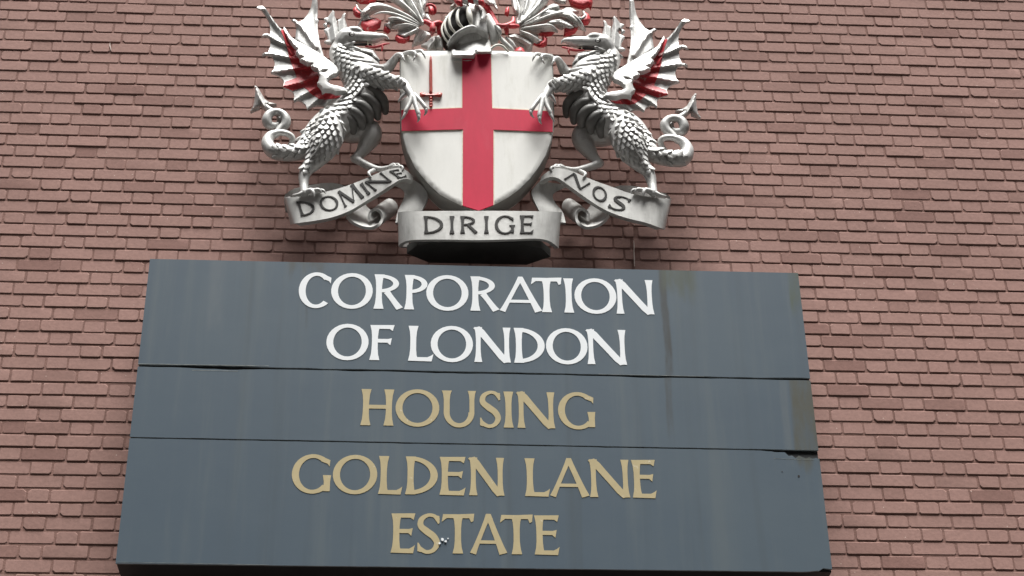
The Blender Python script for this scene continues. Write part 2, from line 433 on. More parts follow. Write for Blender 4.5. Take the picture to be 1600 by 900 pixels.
def glyph(ch, wd, s, t, serif=0.0):
    """polygons in a box wd wide and 1 high; s stem width, t thin width"""
    f = 0.7 if serif == 0 else 0.9
    st = lambda x, w_=s, y0=0.0, y1=1.0: stroke(x, y0, x, y1, w_, fl=f)
    G = []
    if ch == 'I': G = [st(wd/2)]
    elif ch == 'O': G = arcs(wd/2, .5, wd/2, .52, 20, 380, s*1.16, t)
    elif ch in 'CG':
        G = arcs(wd*.53, .5, wd*.53, .52, 46 if ch == 'C' else 50, 314 if ch == 'C' else 318, s*1.16, t*.95)
        a = math.radians(50); ox, oy = wd*.53*(1+math.cos(a)), .5+.52*math.sin(a)
        G.append([(ox-.12, oy+.06), (ox+.0, oy+.012), (wd*.965, oy-.03), (wd*.95, oy-.20), (wd*.90, oy-.13), (ox-.13, oy-t*.6)])
        if ch == 'G':
            G.append([(wd-s*1.15, .05), (wd-s*.12, .05), (wd-s*.12, .3), (wd, .47), (wd-s*1.35, .47), (wd-s*1.15, .3)])
            if serif: G.append([(wd-s*1.9, .47), (wd+.05, .47), (wd+.03, .43), (wd-s*1.7, .43)])
    elif ch == 'D':
        G = [st(s*.84)]+arcs(s*.8, .5, wd-s*.8, .5, -90, 90, s*1.2, t)
    elif ch in 'PR':
        G = [st(s*.84)]+arcs(s*.8, .735, wd*(.98 if ch == 'P' else .86)-s*.8, .265, -90, 90, s*1.0, t*.9)
        if ch == 'R': G.append(stroke(wd*.44, .50, wd-s*.45, .0, s*.9, s*1.05, fl=.25))
    elif ch == 'A':
        ap = wd*.5
        G = [stroke(s*.42, 0, ap+.005, 1.0, t*1.05, t*.95, fl=.35), stroke(wd-s*.55, 0, ap-.01, 1.0, s*1.12, s*.8, fl=.2), [(wd*.22, .34), (wd*.8, .34), (wd*.8, .34-t*.8), (wd*.22, .34-t*.8)],
             [(ap-.09, .9), (ap-.05, 1.03), (ap+.04, 1.03), (ap+.11, .88)]]
    elif ch == 'T':
        G = [st(wd*.5, s, 0, .97), [(0, .80), (.035, .83), (s*.8, 1-t*.95), (wd-s*.8, 1-t*.95), (wd-.075, .80), (wd-.02, .83), (wd, 1.02), (wd*.5, 1.0), (.03, 1.0)]]
    elif ch in 'EFL':
        G = [st(s*.84)]
        def arm(y, x1, up):
            h = t*.5
            return [(s*.5, y-h), (x1-.10, y-h), (x1-.02, y-h-(.07 if up <= 0 else -.0)), (x1+.02*up, y+h+(.07 if up > 0 else 0)), (s*.5, y+h)]
        if ch in 'EF':
            G += [[(s*.5, 1-t), (wd*.80, 1-t), (wd*.93, .84-.0), (wd, 1.01), (s*.5, 1)],
                  [(s*.5, .50), (wd*.72, .50), (wd*.84, .43), (wd*.90, .63), (wd*.74, .50+t), (s*.5, .50+t)]]
        if ch in 'EL':
            G += [[(s*.5, 0), (wd*.93, -.01), (wd*1.0, .20), (wd*.9, .15), (wd*.76, t), (s*.5, t)]]
    elif ch == 'H':
        G = [st(s*.84), st(wd-s*.84), [(s*.5, .46), (wd-s*.5, .46), (wd-s*.5, .46+t), (s*.5, .46+t)]]
    elif ch == 'N':
        G = [st(t*.95, t*1.1), st(wd-t*.95, t*1.1), stroke(t*.5, 1.03, wd-t*.95, -.02, s*1.2, s*1.1, fl=.12)]
    elif ch == 'M':
        G = [stroke(wd*.06, 0, wd*.16, 1, t, fl=.6), stroke(wd*.16, 1, wd*.5, .02, s, fl=.1), stroke(wd*.5, .02, wd*.84, 1, t, fl=.1), stroke(wd*.94, 0, wd*.84, 1, s, fl=.6)]
    elif ch == 'U':
        r = wd/2
        def up(x, w_): return [(x-w_/2, .36), (x+w_/2, .36), (x+w_/2, .75), (x+w_*.62, .9), (x+w_*.85, 1), (x-w_*.85, 1), (x-w_*.62, .9), (x-w_/2, .75)]
        G = [up(s*.86, s), up(wd-t*1.0, t*1.15)]+arcs((s*.36+wd-t*.42)/2, .40, (wd-t*.42-s*.36)/2, .42, 180, 360, s*1.0, t*1.1)
    elif ch == 'S':
        G = sweep([(wd*.93, .84), (wd*.74, .95), (wd*.45, .965), (wd*.17, .86), (wd*.14, .69), (wd*.42, .55), (wd*.73, .42), (wd*.88, .25), (wd*.72, .08), (wd*.40, .03), (wd*.06, .13)],
                  [t*1.0, t*.85, t*.85, s*.85, s, s*1.15, s*1.1, s*.95, t*1.0, t*.9, t*1.1])
        G += [[(wd*.80, .87), (wd*.92, .74), (wd*.99, .77), (wd*.98, .95), (wd*.84, .96)], [(wd*.0, .26), (wd*.05, .26), (wd*.20, .12), (wd*.16, .02), (wd*.0, .05)]]
    if serif:
        def sf(x, y): G.append([(x-serif, y), (x+serif, y), (x+serif*.45, y+(.045 if y < .5 else -.045)), (x-serif*.45, y+(.045 if y < .5 else -.045))])
        for ch_, xs in (('I', [wd/2]), ('D', [s*.84]), ('E', [s*.84]), ('R', [s*.84])):
            if ch == ch_:
                for x in xs: sf(x, 0.0); sf(x, 1.0)
        if ch == 'N': sf(t*.95, 0); sf(wd-t*.95, 1)
        if ch == 'M': sf(wd*.06, 0); sf(wd*.94, 0)
    out = []
    for p in G:
        p = np.array(p, float); p[:, 1] = np.clip(p[:, 1], -.022, 1.022); out.append(p)
    return out
def union(polys):
    vs, fs = [], []
    for p in polys:
        k = len(vs); vs += [Vector(q) for q in p]; fs.append(list(range(k, k+len(p))))
    r = delaunay_2d_cdt(vs, [], fs, 0, 1e-5)
    P = np.array([tuple(v) for v in r[0]]); T = [tuple(f) for f in r[2]]
    cen = np.array([P[list(t)].mean(0) for t in T]); ok = np.zeros(len(T), bool)
    for p in polys: ok |= inside(cen, p)
    return P, [t for t, q in zip(T, ok) if q]
def solid(P, T, front, back):
    """front/back: arrays of 3d points for P"""
    n = len(P); F = list(T)+[tuple(reversed([i+n for i in t])) for t in T]; E = set()
    for t in T:
        for i in range(len(t)): E.add((t[i], t[(i+1) % len(t)]))
    for a, b in E:
        if (b, a) not in E: F.append((b, a, a+n, b+n))
    return np.concatenate([front, back]), F

# ================================================================== SIGN BOARD
DS = 0.34
def S(px, py): return W(px, py, DS)
XL = (S(235, 403)[0]+S(180, 880)[0])/2; XR = (S(1248, 428)[0]+S(1300, 895)[0])/2
ZT = (S(235, 403)[2]+S(1248, 428)[2])/2; ZB = (S(180, 879)[2]+S(1300, 895)[2])/2
j1l, j1r, j2l, j2r = S(214, 571)[2], S(1266, 593)[2], S(202, 684)[2], S(1278, 705)[2]
def sign_material():
    m = bpy.data.materials.new('slate_blue_board'); m.use_nodes = True
    n = m.node_tree.nodes; l = m.node_tree.links; b = n['Principled BSDF']
    b.inputs['Roughness'].default_value = 0.5; b.inputs['Specular IOR Level'].default_value = 0.35
    g = n.new('ShaderNodeNewGeometry'); sx = n.new('ShaderNodeSeparateXYZ'); l.new(g.outputs['Position'], sx.inputs[0])
    def noise(scale, stretch, det=5):
        mp = n.new('ShaderNodeMapping'); mp.inputs['Scale'].default_value = stretch; l.new(g.outputs['Position'], mp.inputs[0])
        z = n.new('ShaderNodeTexNoise'); z.inputs['Scale'].default_value = scale; z.inputs['Detail'].default_value = det; z.inputs['Roughness'].default_value = 0.6; l.new(mp.outputs[0], z.inputs['Vector']); return z.outputs['Fac']
    def mr(v, a, b_, c, d):
        r = n.new('ShaderNodeMapRange'); r.interpolation_type = 'SMOOTHSTEP'; r.inputs[1].default_value = a; r.inputs[2].default_value = b_; r.inputs[3].default_value = c; r.inputs[4].default_value = d
        if hasattr(v, 'is_output'): l.new(v, r.inputs[0])
        else: r.inputs[0].default_value = v
        return r.outputs[0]
    def ma(op, a, b_):
        q = n.new('ShaderNodeMath'); q.operation = op
        for i, v in enumerate((a, b_)):
            if hasattr(v, 'is_output'): l.new(v, q.inputs[i])
            else: q.inputs[i].default_value = v
        return q.outputs[0]
    def mix(f, c0, c1):
        q = n.new('ShaderNodeMix'); q.data_type = 'RGBA'
        l.new(f, q.inputs[0])
        for i, v in ((6, c0), (7, c1)):
            if hasattr(v, 'is_output'): l.new(v, q.inputs[i])
            else: q.inputs[i].default_value = (*v, 1)
        return q.outputs[2]
    base = mix(mr(noise(1.6, (1, 1, 1)), .3, .7, 0, 1), (0.056, 0.083, 0.110), (0.066, 0.094, 0.118))
    strk = mr(noise(3.2, (3.0, 1, 0.16), 7), .46, .70, 0, .75)
    c = mix(strk, base, (0.083, 0.108, 0.124))
    strk2 = mr(noise(2.1, (3.4, 1, 0.10), 7), .52, .74, 0, .6)
    c = mix(strk2, c, (0.046, 0.062, 0.072))
    X, Z = sx.outputs[0], sx.outputs[2]
    wob = ma('MULTIPLY', ma('SUBTRACT', noise(1.5, (1, 1, 1), 3), .5), .05)
    wobz = ma('MULTIPLY', ma('SUBTRACT', noise(14, (1, 1, .25), 3), .5), .35)
    def streak(x, zt, zb, hw, amt, colr, soft=.015):
        nonlocal c
        d = ma('ABSOLUTE', ma('SUBTRACT', ma('ADD', X, wob), x), 0)
        f = ma('MULTIPLY', mr(d, hw, hw+soft, 1, 0), mr(ma('ADD', Z, wobz), zb-.03, zb+.10, 0, 1))
        f = ma('MULTIPLY', f, mr(Z, zt, zt+.02, 1, 0)); f = ma('MULTIPLY', f, ma('MULTIPLY', mr(noise(9, (2, 1, .5), 4), .3, .62, .45, 1), amt))
        c = mix(f, c, colr)
    def at(px, py): q = S(px, py); return q[0], q[2]
    xa, za = at(1036, 430); _, zb_ = at(1040, 588)
    streak(xa, za+.05, zb_, .011, .95, (0.035, 0.040, 0.042))
    xa2, _ = at(1046, 640); _, zc = at(1046, 690)
    streak(xa2, zb_, zc, .009, .75, (0.045, 0.052, 0.055))
    xa3, zt3 = at(1075, 425); streak(xa3-.05, zt3+.1, at(1060, 470)[1], .065, .8, (0.058, 0.070, 0.052), .05)
    streak(xa3, zt3+.1, at(1075, 450)[1], .006, .6, (0.035, 0.045, 0.036), .01)
    xe, ze = at(1243, 430); streak(xe, ze+.1, at(1250, 500)[1], .030, .95, (0.060, 0.078, 0.060), .02)
    xf, zf = at(1250, 596); streak(xf+.01, zf, at(1262, 706)[1]-.08, .056, 1.0, (0.062, 0.064, 0.050), .02)
    xg, _ = at(1228, 640); streak(xg, zf, at(1262, 706)[1]-.08, .009, .3, (0.13, 0.145, 0.145), .02)
    xh, zh = at(480, 412); streak(xh, zh+.1, at(480, 430)[1], .08, .8, (0.055, 0.058, 0.052), .04)
    streak(at(478, 490)[0], at(478, 480)[1], at(480, 512)[1], .003, .7, (0.04, 0.047, 0.05), .006)
    streak(at(340, 430)[0], zh+.1, at(345, 520)[1], .02, .25, (0.14, 0.155, 0.16), .04)
    l.new(c, b.inputs['Base Color'])
    bp = n.new('ShaderNodeBump'); bp.inputs['Strength'].default_value = 0.12; bp.inputs['Distance'].default_value = 0.004; l.new(noise(6, (1, 1, 1), 6), bp.inputs['Height']); l.new(bp.outputs[0], b.inputs['Normal'])
    return m
SLATE = sign_material()
SLEDGE = mat('board_cut_edge', (0.20, 0.225, 0.235), rough=0.6, var=0.25, scale=30)
sign = empty('sign_board', ((XL+XR)/2, -0.1, ZB))
tag(sign, 'slate-blue boxed sign board with white and gold lettering below the crest', 'sign')
bx = MB()
def boxm(b, xa, xb, ya, yb, za, zb):
    return b.add([(xa, ya, za), (xb, ya, za), (xb, yb, za), (xa, yb, za), (xa, ya, zb), (xb, ya, zb), (xb, yb, zb), (xa, yb, zb)],
                 [(0, 1, 5, 4), (1, 2, 6, 5), (2, 3, 7, 6), (3, 0, 4, 7), (4, 5, 6, 7), (3, 2, 1, 0)])
boxm(bx, XL+.003, XR-.003, -DS+.012, -.002, ZB+.004, ZT-.003)
bpy.context.view_layer.update()
adopt(bx.build('backing_box', mat('black_box_paint', (0.016, 0.018, 0.020), rough=0.6, var=0.3, scale=8), None, 30), sign)
def edge_line(x0, za, x1, zb, seed, amp, n=90, bumps=()):
    r = np.random.default_rng(seed); xs = np.linspace(x0, x1, n); z = np.interp(xs, [x0, x1], [za, zb]); nn = r.normal(0, 1, n)
    for _ in range(2): nn = np.convolve(nn, [.25, .5, .25], 'same')
    z = z+nn*amp
    for (bxm, bw, bh) in bumps: z = z+bh*np.exp(-np.abs((xs-bxm)/bw)**(4 if abs(bh) > .009 else 2))*(1+.25*r.normal(0, 1, n))
    return list(zip(xs, z))
def panel(top, bot, lab):
    L = np.array(top+bot[::-1]); n = len(L)
    r = delaunay_2d_cdt([Vector(p) for p in L], [(i, (i+1) % n) for i in range(n)], [], 1, 1e-6)
    P = np.array([tuple(v) for v in r[0]]); T = [tuple(f) for f in r[2]]
    T = [t for t in T if inside(np.array([P[list(t)].mean(0)]), L)[0]]
    fr = np.column_stack([P[:, 0], np.full(len(P), -DS), P[:, 1]]); bk = fr+np.array([0, .0105, 0])
    V, F = solid(P, T, fr, bk)
    b = MB(); b.add(V, F); me = mesh('panel', b.V, b.F); fixnormals(me); me.materials.append(SLATE); me.materials.append(SLEDGE)
    for p in me.polygons:
        if abs(p.normal.y) < .5: p.material_index = 1
    o = link('panel', me, None); tag(o, lab); adopt(o, sign); return o
bpy.context.view_layer.update()
top = [(XL, ZT), (XR, ZT)]; bot = [(XL, ZB), (XR, ZB)]
gap = .0056
P1 = panel(top, edge_line(XL, j1l+gap, XR, j1r+gap, 1, .0018, bumps=((S(330, 573)[0], .22, .005), (S(1240, 590)[0], .10, .004))), 'top board with white lettering')
P2 = panel(edge_line(XL, j1l-gap, XR, j1r-gap, 2, .0018, bumps=((S(340, 573)[0], .16, -.008), (S(1020, 590)[0], .10, -.004), (S(700, 590)[0], .15, -.002))), edge_line(XL, j2l+gap, XR, j2r+gap, 3, .0008), 'middle board with one gold word')
xp = S(1238, 706)[0]
P3 = panel(edge_line(XL, j2l-gap*.4, XR, j2r-gap*.4, 4, .0008, n=200, bumps=((S(1245, 708)[0]+.06, .17, -.024), (S(1258, 708)[0]+.05, .11, -.014))),
           edge_line(XL, ZB, XR, ZB, 5, .0004, n=160, bumps=((XR, .10, .011), (XR-.02, .03, .012))), 'bottom board with two gold lines, chipped at its upper right corner')
PALE = mat('peeled_pale_edge', (0.24, 0.26, 0.25), rough=0.7, var=0.35, scale=25)
def joint_flake(pts, hh, par):
    b = MB(); n = len(pts); r = random.Random(int(pts[0][0])); V = []
    for y in (-DS-.0006, -DS+.0005):
        for px, py in pts:
            c = S(px, py); h = hh*(0.25+.75*r.random()); V += [(c[0], y, c[2]+h), (c[0], y, c[2]-h*.4)]
    F = [(2*i, 2*i+1, 2*i+3, 2*i+2) for i in range(n-1)]+[(2*n+2*i, 2*i, 2*i+2, 2*n+2*i+2) for i in range(n-1)]+[(2*i+1, 2*n+2*i+1, 2*n+2*i+3, 2*i+3) for i in range(n-1)]
    b.add(V, F); adopt(b.build('peeled_edge', PALE, None, None), par)
def along(x0, y0, x1, y1, n): return [(x0+(x1-x0)*i/(n-1), y0+(y1-y0)*i/(n-1)) for i in range(n)]
joint_flake(along(216, 568.6, 420, 572.0, 40), .0022, P1); joint_flake(along(935, 584.6, 1100, 588.2, 30), .0014, P1)
joint_flake(along(300, 578.6, 372, 580.0, 18), .0020, P2)
joint_flake(along(1209, 716.5, 1272, 719, 14), .0012, P3); joint_flake(along(182, 878.2, 420, 882.8, 40), .0011, P3)
def text_line(chars, bl, br, capl, capr, parent, m, s=.145, t=.105):
    """bl/br: photo px on base line left/right, capl/capr: on cap line"""
    zb = (S(*bl)[2]+S(*br)[2])/2; zt = (S(*capl)[2]+S(*capr)[2])/2; hgt = zt-zb
    tiltb = (S(*br)[2]-S(*bl)[2])/(S(*br)[0]-S(*bl)[0])
    for ch, xa, xb in chars:
        ym = bl[1]+(br[1]-bl[1])*((xa+xb)/2-bl[0])/(br[0]-bl[0])-28
        A, B = S(xa, ym)[0], S(xb, ym)[0]
        P, T = union(glyph(ch, (B-A)/hgt, s, t))
        X = A+P[:, 0]*hgt; Z = zb+P[:, 1]*hgt+tiltb*0.0*(X-A)
        fr = np.column_stack([X, np.full(len(P), -DS-.0016), Z]); bk = fr+np.array([0, .0013, 0])
        V, F = solid(P, T, fr, bk); b = MB(); b.add(V, F)
        o = b.build('letter', m, None, None); adopt(o, parent)
text_line([('C', 467, 519), ('O', 517.5, 582.5), ('R', 584.5, 629.5), ('P', 632, 668.5), ('O', 666, 732), ('R', 735, 779.5), ('A', 781, 846), ('T', 830, 878), ('I', 881, 896), ('O', 897.5, 963), ('N', 962, 1021)],
          (585, 481.5), (985, 491.5), (585, 427.8), (985, 438.3), P1, LETW)
text_line([('O', 510, 576), ('F', 578, 616), ('L', 638, 677.5), ('O', 673, 739), ('N', 741, 798), ('D', 803, 851), ('O', 853, 918), ('N', 917, 978.5)],
          (590, 562), (960, 570.6), (590, 507.3), (960, 516.5), P1, LETW)
text_line([('H', 564, 615.5), ('O', 618, 686.5), ('U', 690, 744), ('S', 750, 782), ('I', 786, 803), ('N', 808, 867), ('G', 872, 930)],
          (590, 664), (850, 670), (590, 607.5), (850, 614), P2, LETG)
text_line([('G', 456, 517.5), ('O', 520, 589.5), ('L', 591.5, 629), ('D', 633.5, 684), ('E', 687, 727.5), ('N', 733, 788), ('L', 820, 859), ('A', 859.5, 919.5), ('N', 921, 983.5), ('E', 987.5, 1025)],
          (600, 771), (950, 778), (600, 711), (950, 720), P3, LETG)
text_line([('E', 611, 648.5), ('S', 652.5, 687), ('T', 690, 741), ('A', 735, 791.5), ('T', 781.5, 833), ('E', 835, 874)],
          (630, 863.3), (850, 867.3), (630, 802.3), (850, 806), P3, LETG)
# small specks of lost vinyl on the bottom board
sp = MB()
for (x, y, r) in ((691, 843.5, 2.8), (696.5, 846.5, 1.9), (700, 842, 1.2), (687, 849.5, 1.6)):
    c = S(x, y); n = 7; rr = r*mpp(x, y, DS)
    ring = [(c[0]+rr*(.7+.6*random.random())*math.cos(2*math.pi*i/n), -DS-.0048-.0004*r, c[2]+rr*(.7+.6*random.random())*math.sin(2*math.pi*i/n)) for i in range(n)]
    sp.add(ring+[(a, -DS-.0005, b_) for a, _, b_ in ring], [tuple(range(n))]+[(i, i+n, (i+1) % n+n, (i+1) % n) for i in range(n)])
adopt(sp.build('paint_chip', LETW, None, None), P3)
for (x, y, r) in ((1248, 744, 1.7), (1222, 737, .8)):
    q = MB(); c = S(x, y); n = 8; rr = r*mpp(x, y, DS)
    ring = [(c[0]+rr*math.cos(2*math.pi*i/n), -DS-.0012, c[2]+rr*1.2*math.sin(2*math.pi*i/n)) for i in range(n)]
    q.add(ring+[(a, -DS+.002, b_) for a, _, b_ in ring], [tuple(range(n))]+[(i, i+n, (i+1) % n+n, (i+1) % n) for i in range(n)])
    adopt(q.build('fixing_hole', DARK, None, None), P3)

# ================================================================== COAT OF ARMS
arms = empty('coat_of_arms', (2.35, 0, W(748, 395, .25)[2]))
tag(arms, 'relief coat of arms with two silver dragons holding a red-cross shield', 'coat of arms')
bpy.context.view_layer.update()
def part(o, parent=None, label=None):
    bpy.context.view_layer.update()
    adopt(o, parent or arms)
    if label: o['label'] = label
    return o
def one(name, parts, m, parent=None, label=None, smooth=40):
    b = MB()
    for p in parts: b.add(*p)
    return part(b.build(name, m, None, smooth), parent, label)

# ------------------------------------------------------------------ shield
SHO = [(626, 83), (660, 80.5), (700, 80), (748, 79.5), (790, 80.5), (830, 82.5), (862, 85.5), (864, 130), (864.5, 175), (863.5, 203), (860.5, 219), (852, 243), (842, 260), (828, 279), (811.5, 295), (795, 307), (777, 317), (748, 329.5),
       (721, 320.5), (703, 312), (687, 303), (668, 285), (649, 262), (637, 237), (630, 213), (627, 190), (626.5, 140)]
def sh_depth(P, ed=None):
    u = (P[:, 0]-746)/120; v = (P[:, 1]-190)/140
    return 0.300+0.035*(1-np.clip(u*u, 0, 1.2))-0.010*np.clip(v, -1, 1)
shield = one('shield', [relief(SHO, lambda P, e: sh_depth(P)-0.006*(1-pillow(e, 2.5)), 0.135, step=4)], WHITE, smooth=35)
tag(shield, 'white heraldic shield with a red cross and a small upright sword')
rim = one('shield_rim', [relief([(746+(x-746)*1.012, 200+(y-200)*1.012) for x, y in SHO], lambda P, e: sh_depth(P)-0.012, 0.120, step=5)], mat('shield_side', (0.30, 0.30, 0.28), rough=0.5, var=0.15, scale=9), shield)
def onshield(name, L, h, m, th=.006, step=3):
    return one(name, [relief(L, lambda P, e: sh_depth(P)+h, th, step=step)], m, shield)
CRX = [(722, 84), (767, 84), (769, 169), (864, 174), (863.5, 206), (771, 202.5), (771, 320), (748, 329), (723, 321), (723.5, 202), (627.5, 204.5), (627, 172), (722.5, 168.5)]
onshield('cross_edging', [(720.9, 84), (768.3, 84), (770.4, 167.6), (863, 172.6), (862.6, 207.4), (772.4, 203.9), (772.4, 319.4), (748, 328.6), (721.5, 320.4), (722, 203.4), (628, 206), (627.6, 170.8), (721, 167.1)], .0025, CREAM)
onshield('cross', CRX, .0055, RED, .008)
def swd(P, e): return sh_depth(P)+.004+.016*pillow(e, 3)
one('sword', [relief([(673, 85), (675, 92), (675.6, 120), (675.8, 145), (670.6, 145), (670.4, 120), (671, 92)], swd, .012, 1.3), relief([(656, 145), (660, 144), (666, 146.2), (680, 146.2), (687, 144.3), (691, 145.5), (690.5, 150), (686, 150.5), (680, 149.2), (666, 149.2), (660, 150.4), (656, 149.6)], swd, .012, 1.3)]
    + [relief([(671, y), (675.6, y), (676, y+2.4), (675.6, y+4.4), (671, y+4.4), (670.5, y+2.4)], swd, .012, 1.2) for y in (150, 154.2, 158.4, 162.6)], mat('sword_red', (0.40, 0.05, 0.035), rough=0.45, var=0.2, scale=30), shield)

# ------------------------------------------------------------------ motto ribbon
def strip(top, bot, th=0.02, n=6, rows=10, bulge=0.0):
    """curved band between two edge curves (px,py,D)"""
    A = spline(top, n); B = spline(bot, n); K = len(A)
    T = np.linspace(0, 1, K); tb = np.linspace(0, 1, len(B)); B = np.stack([np.interp(T, tb, B[:, i]) for i in range(3)], 1)
    a, b = Wn(A), Wn(B); V = []
    for j in range(rows+1):
        t = j/rows; V.append(a*(1-t)+b*t-np.array([0, 1, 0])*bulge*4*t*(1-t))
    G = np.array(V)                                     # rows+1, K, 3
    du = np.gradient(G, axis=1); dv = np.gradient(G, axis=0); nr = np.cross(du, dv); nr /= np.linalg.norm(nr, axis=2)[..., None]+1e-12
    if nr[:, :, 1].mean() < 0: nr = -nr
    Bk = G+nr*th
    R = rows+1; idx = lambda j, k: j*K+k; N = R*K; F = []
    for j in range(rows):
        for k in range(K-1):
            q = (idx(j, k), idx(j, k+1), idx(j+1, k+1), idx(j+1, k)); F.append(q); F.append(tuple(i+N for i in reversed(q)))
    for k in range(K-1):
        F.append((idx(0, k+1), idx(0, k), idx(0, k)+N, idx(0, k+1)+N)); F.append((idx(rows, k), idx(rows, k+1), idx(rows, k+1)+N, idx(rows, k)+N))
    for j in range(rows):
        F.append((idx(j, 0), idx(j+1, 0), idx(j+1, 0)+N, idx(j, 0)+N)); F.append((idx(j+1, K-1), idx(j, K-1), idx(j, K-1)+N, idx(j+1, K-1)+N))
    return np.concatenate([G.reshape(-1, 3), Bk.reshape(-1, 3)]), F
RIB = mat('ribbon_paint', (0.58, 0.58, 0.56), metal=0.28, rough=0.5, var=0.12, scale=5, bump=0.2, bscale=40, dirt=(0.17, 0.165, 0.15, 0.7), dscale=4, dthr=(0.5, 0.78), stretch=(2.2, 2.2, .6))
mid = strip([(626, 334, .19), (621.5, 333, .24), (626, 331, .30), (645, 330, .345), (690, 329.6, .37), (748, 329.4, .38), (806, 329.6, .37), (850, 330.2, .345), (871, 331, .31), (878, 332, .26), (876, 333, .20)],
            [(634, 388, .15), (623, 386, .22), (628, 379.5, .28), (645, 375, .335), (690, 374.2, .365), (748, 375, .375), (806, 373.6, .365), (838, 372.8, .345), (857, 376, .32), (869, 384, .28), (873, 388, .22)], .022, 6, 10)
ribbon = one('motto_ribbon', [mid], RIB, None, 'silver motto ribbon lettered in three sections under the shield', smooth=50)
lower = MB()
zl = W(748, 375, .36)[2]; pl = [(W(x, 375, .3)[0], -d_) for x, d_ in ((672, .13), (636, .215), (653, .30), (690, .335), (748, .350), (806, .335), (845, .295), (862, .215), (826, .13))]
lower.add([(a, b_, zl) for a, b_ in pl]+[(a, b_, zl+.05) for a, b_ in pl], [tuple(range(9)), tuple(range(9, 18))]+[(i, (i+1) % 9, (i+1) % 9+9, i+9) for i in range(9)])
part(lower.build('underside_shade_slab', mat('shade_slab_dark', (0.05, 0.05, 0.047), rough=0.6, var=0.3, scale=9), None, 40), ribbon)  # dark slab stands in for the ribbon's thick underside and the shade beneath
L_top = [(443.5, 309, .20), (447, 308.6, .25), (465, 307.5, .275), (487, 304.5, .28), (505, 300.5, .275), (520, 297, .265), (540, 291, .26), (560, 283.5, .26), (577, 276.5, .265), (595, 268.5, .275), (612, 263.3, .285), (624, 262.5, .28), (636, 267, .265), (645, 275, .245)]
L_bot = [(454, 351, .18), (457.5, 350, .235), (465, 348.5, .265), (487, 345.5, .275), (510, 341.5, .27), (530, 336, .26), (549, 328, .255), (565, 318.5, .255), (581, 308.5, .26), (597, 298.3, .27), (612, 288.7, .28), (624, 281.5, .28), (636, 279.5, .265), (646, 283.5, .245)]
R_top = [(1048.5, 312, .20), (1047.5, 311, .25), (1030, 309.5, .275), (1010, 307, .28), (992, 304, .275), (978, 300, .265), (958, 292.5, .26), (935, 284.5, .26), (915, 276.5, .265), (898, 269, .275), (882, 264, .285), (868, 263, .28), (856, 268, .265), (846, 276, .245)]
R_bot = [(1039, 359, .18), (1037, 358, .235), (1028, 354.5, .265), (1008, 347.5, .275), (985, 342, .27), (965, 336, .26), (945, 327.5, .255), (928, 317.5, .255), (912, 306.5, .26), (896, 295, .27), (880, 283.5, .28), (868, 277, .28), (855, 277.5, .265), (843, 285, .245)]
bandL = one('ribbon_section', [strip(L_top, L_bot, .032, 5, 8)], RIB, ribbon)
bandR = one('ribbon_section', [strip(R_top, R_bot, .032, 5, 8)], RIB, ribbon)
# folds that lead down behind the middle section
fl = strip([(646, 281, .235), (657, 288, .235), (666, 299, .23), (667.5, 311, .225), (659.5, 329, .22), (652, 345, .21)], [(604, 287, .20), (618, 291, .20), (630, 298, .20), (631, 309, .20), (621.5, 330, .205), (618, 348, .21)], .016, 6, 8)
fr_ = strip([(844, 283, .235), (836, 291, .235), (831, 300, .23), (834, 312, .225), (842, 329, .22), (848, 345, .21)], [(892, 290, .20), (876, 296, .20), (864, 304, .20), (867, 316, .20), (879, 331, .205), (884, 348, .21)], .016, 6, 8)
one('ribbon_fold', [fl], RIB, ribbon); one('ribbon_fold', [fr_], RIB, ribbon)
# folded-back ends behind the outer sections
def backd(x0, sgn_): return lambda P, e: np.interp(sgn_*(P[:, 0]-x0), [0, 12, 30, 100], [.20, .15, .11, .10])
one('ribbon_fold', [relief([(443.5, 309), (446, 304), (452, 298.5), (460, 294.5), (470, 292), (488, 288.5), (504, 286), (519, 285.6), (531, 287.5), (541, 292), (548, 300), (540, 312), (446, 330)], backd(443, 1), .016, 3)], RIB, ribbon)
one('ribbon_fold', [relief([(1048.5, 312), (1046, 306), (1040, 302), (1030, 300), (1015, 297), (1000, 292), (985, 290), (970, 289.6), (960, 292), (950, 297), (950, 312), (1046, 332)], backd(1048.5, -1), .016, 3)], RIB, ribbon)
# rolled tails
def roll(path, dx, dy, Df, Db):
    P = spline(path, 6); fr = Wn(np.column_stack([P, np.full(len(P), Df)])); bk = Wn(np.column_stack([P+np.array([dx, dy])*np.linspace(1.15, .8, len(P))[:, None], np.full(len(P), Db)]))
    K = len(P); V = []; rows = 6
    G = np.array([fr*(1-j/rows)+bk*j/rows for j in range(rows+1)])
    T = np.gradient(G, axis=1); dv = np.gradient(G, axis=0); nr = np.cross(T, dv); nr /= np.linalg.norm(nr, axis=2)[..., None]
    th = .008; A = G+nr*th; B = G-nr*th; N = (rows+1)*K; F = []
    for j in range(rows):
        for k in range(K-1):
            q = (j*K+k, j*K+k+1, (j+1)*K+k+1, (j+1)*K+k); F.append(q); F.append(tuple(i+N for i in reversed(q)))
    for j in (0, rows):
        for k in range(K-1): F.append((j*K+k, j*K+k+1, j*K+k+1+N, j*K+k+N))
    for k in (0, K-1):
        for j in range(rows): F.append((j*K+k, (j+1)*K+k, (j+1)*K+k+N, j*K+k+N))
    return np.concatenate([A.reshape(-1, 3), B.reshape(-1, 3)]), F
one('ribbon_tail', [roll([(541, 338), (548, 346), (558, 352), (570, 356), (582, 356.5), (592, 351), (597, 342), (594.5, 332.5), (587, 327.5), (579.5, 331), (576.5, 338), (577.5, 346)], 24, -17, .22, .10)], RIB, ribbon)
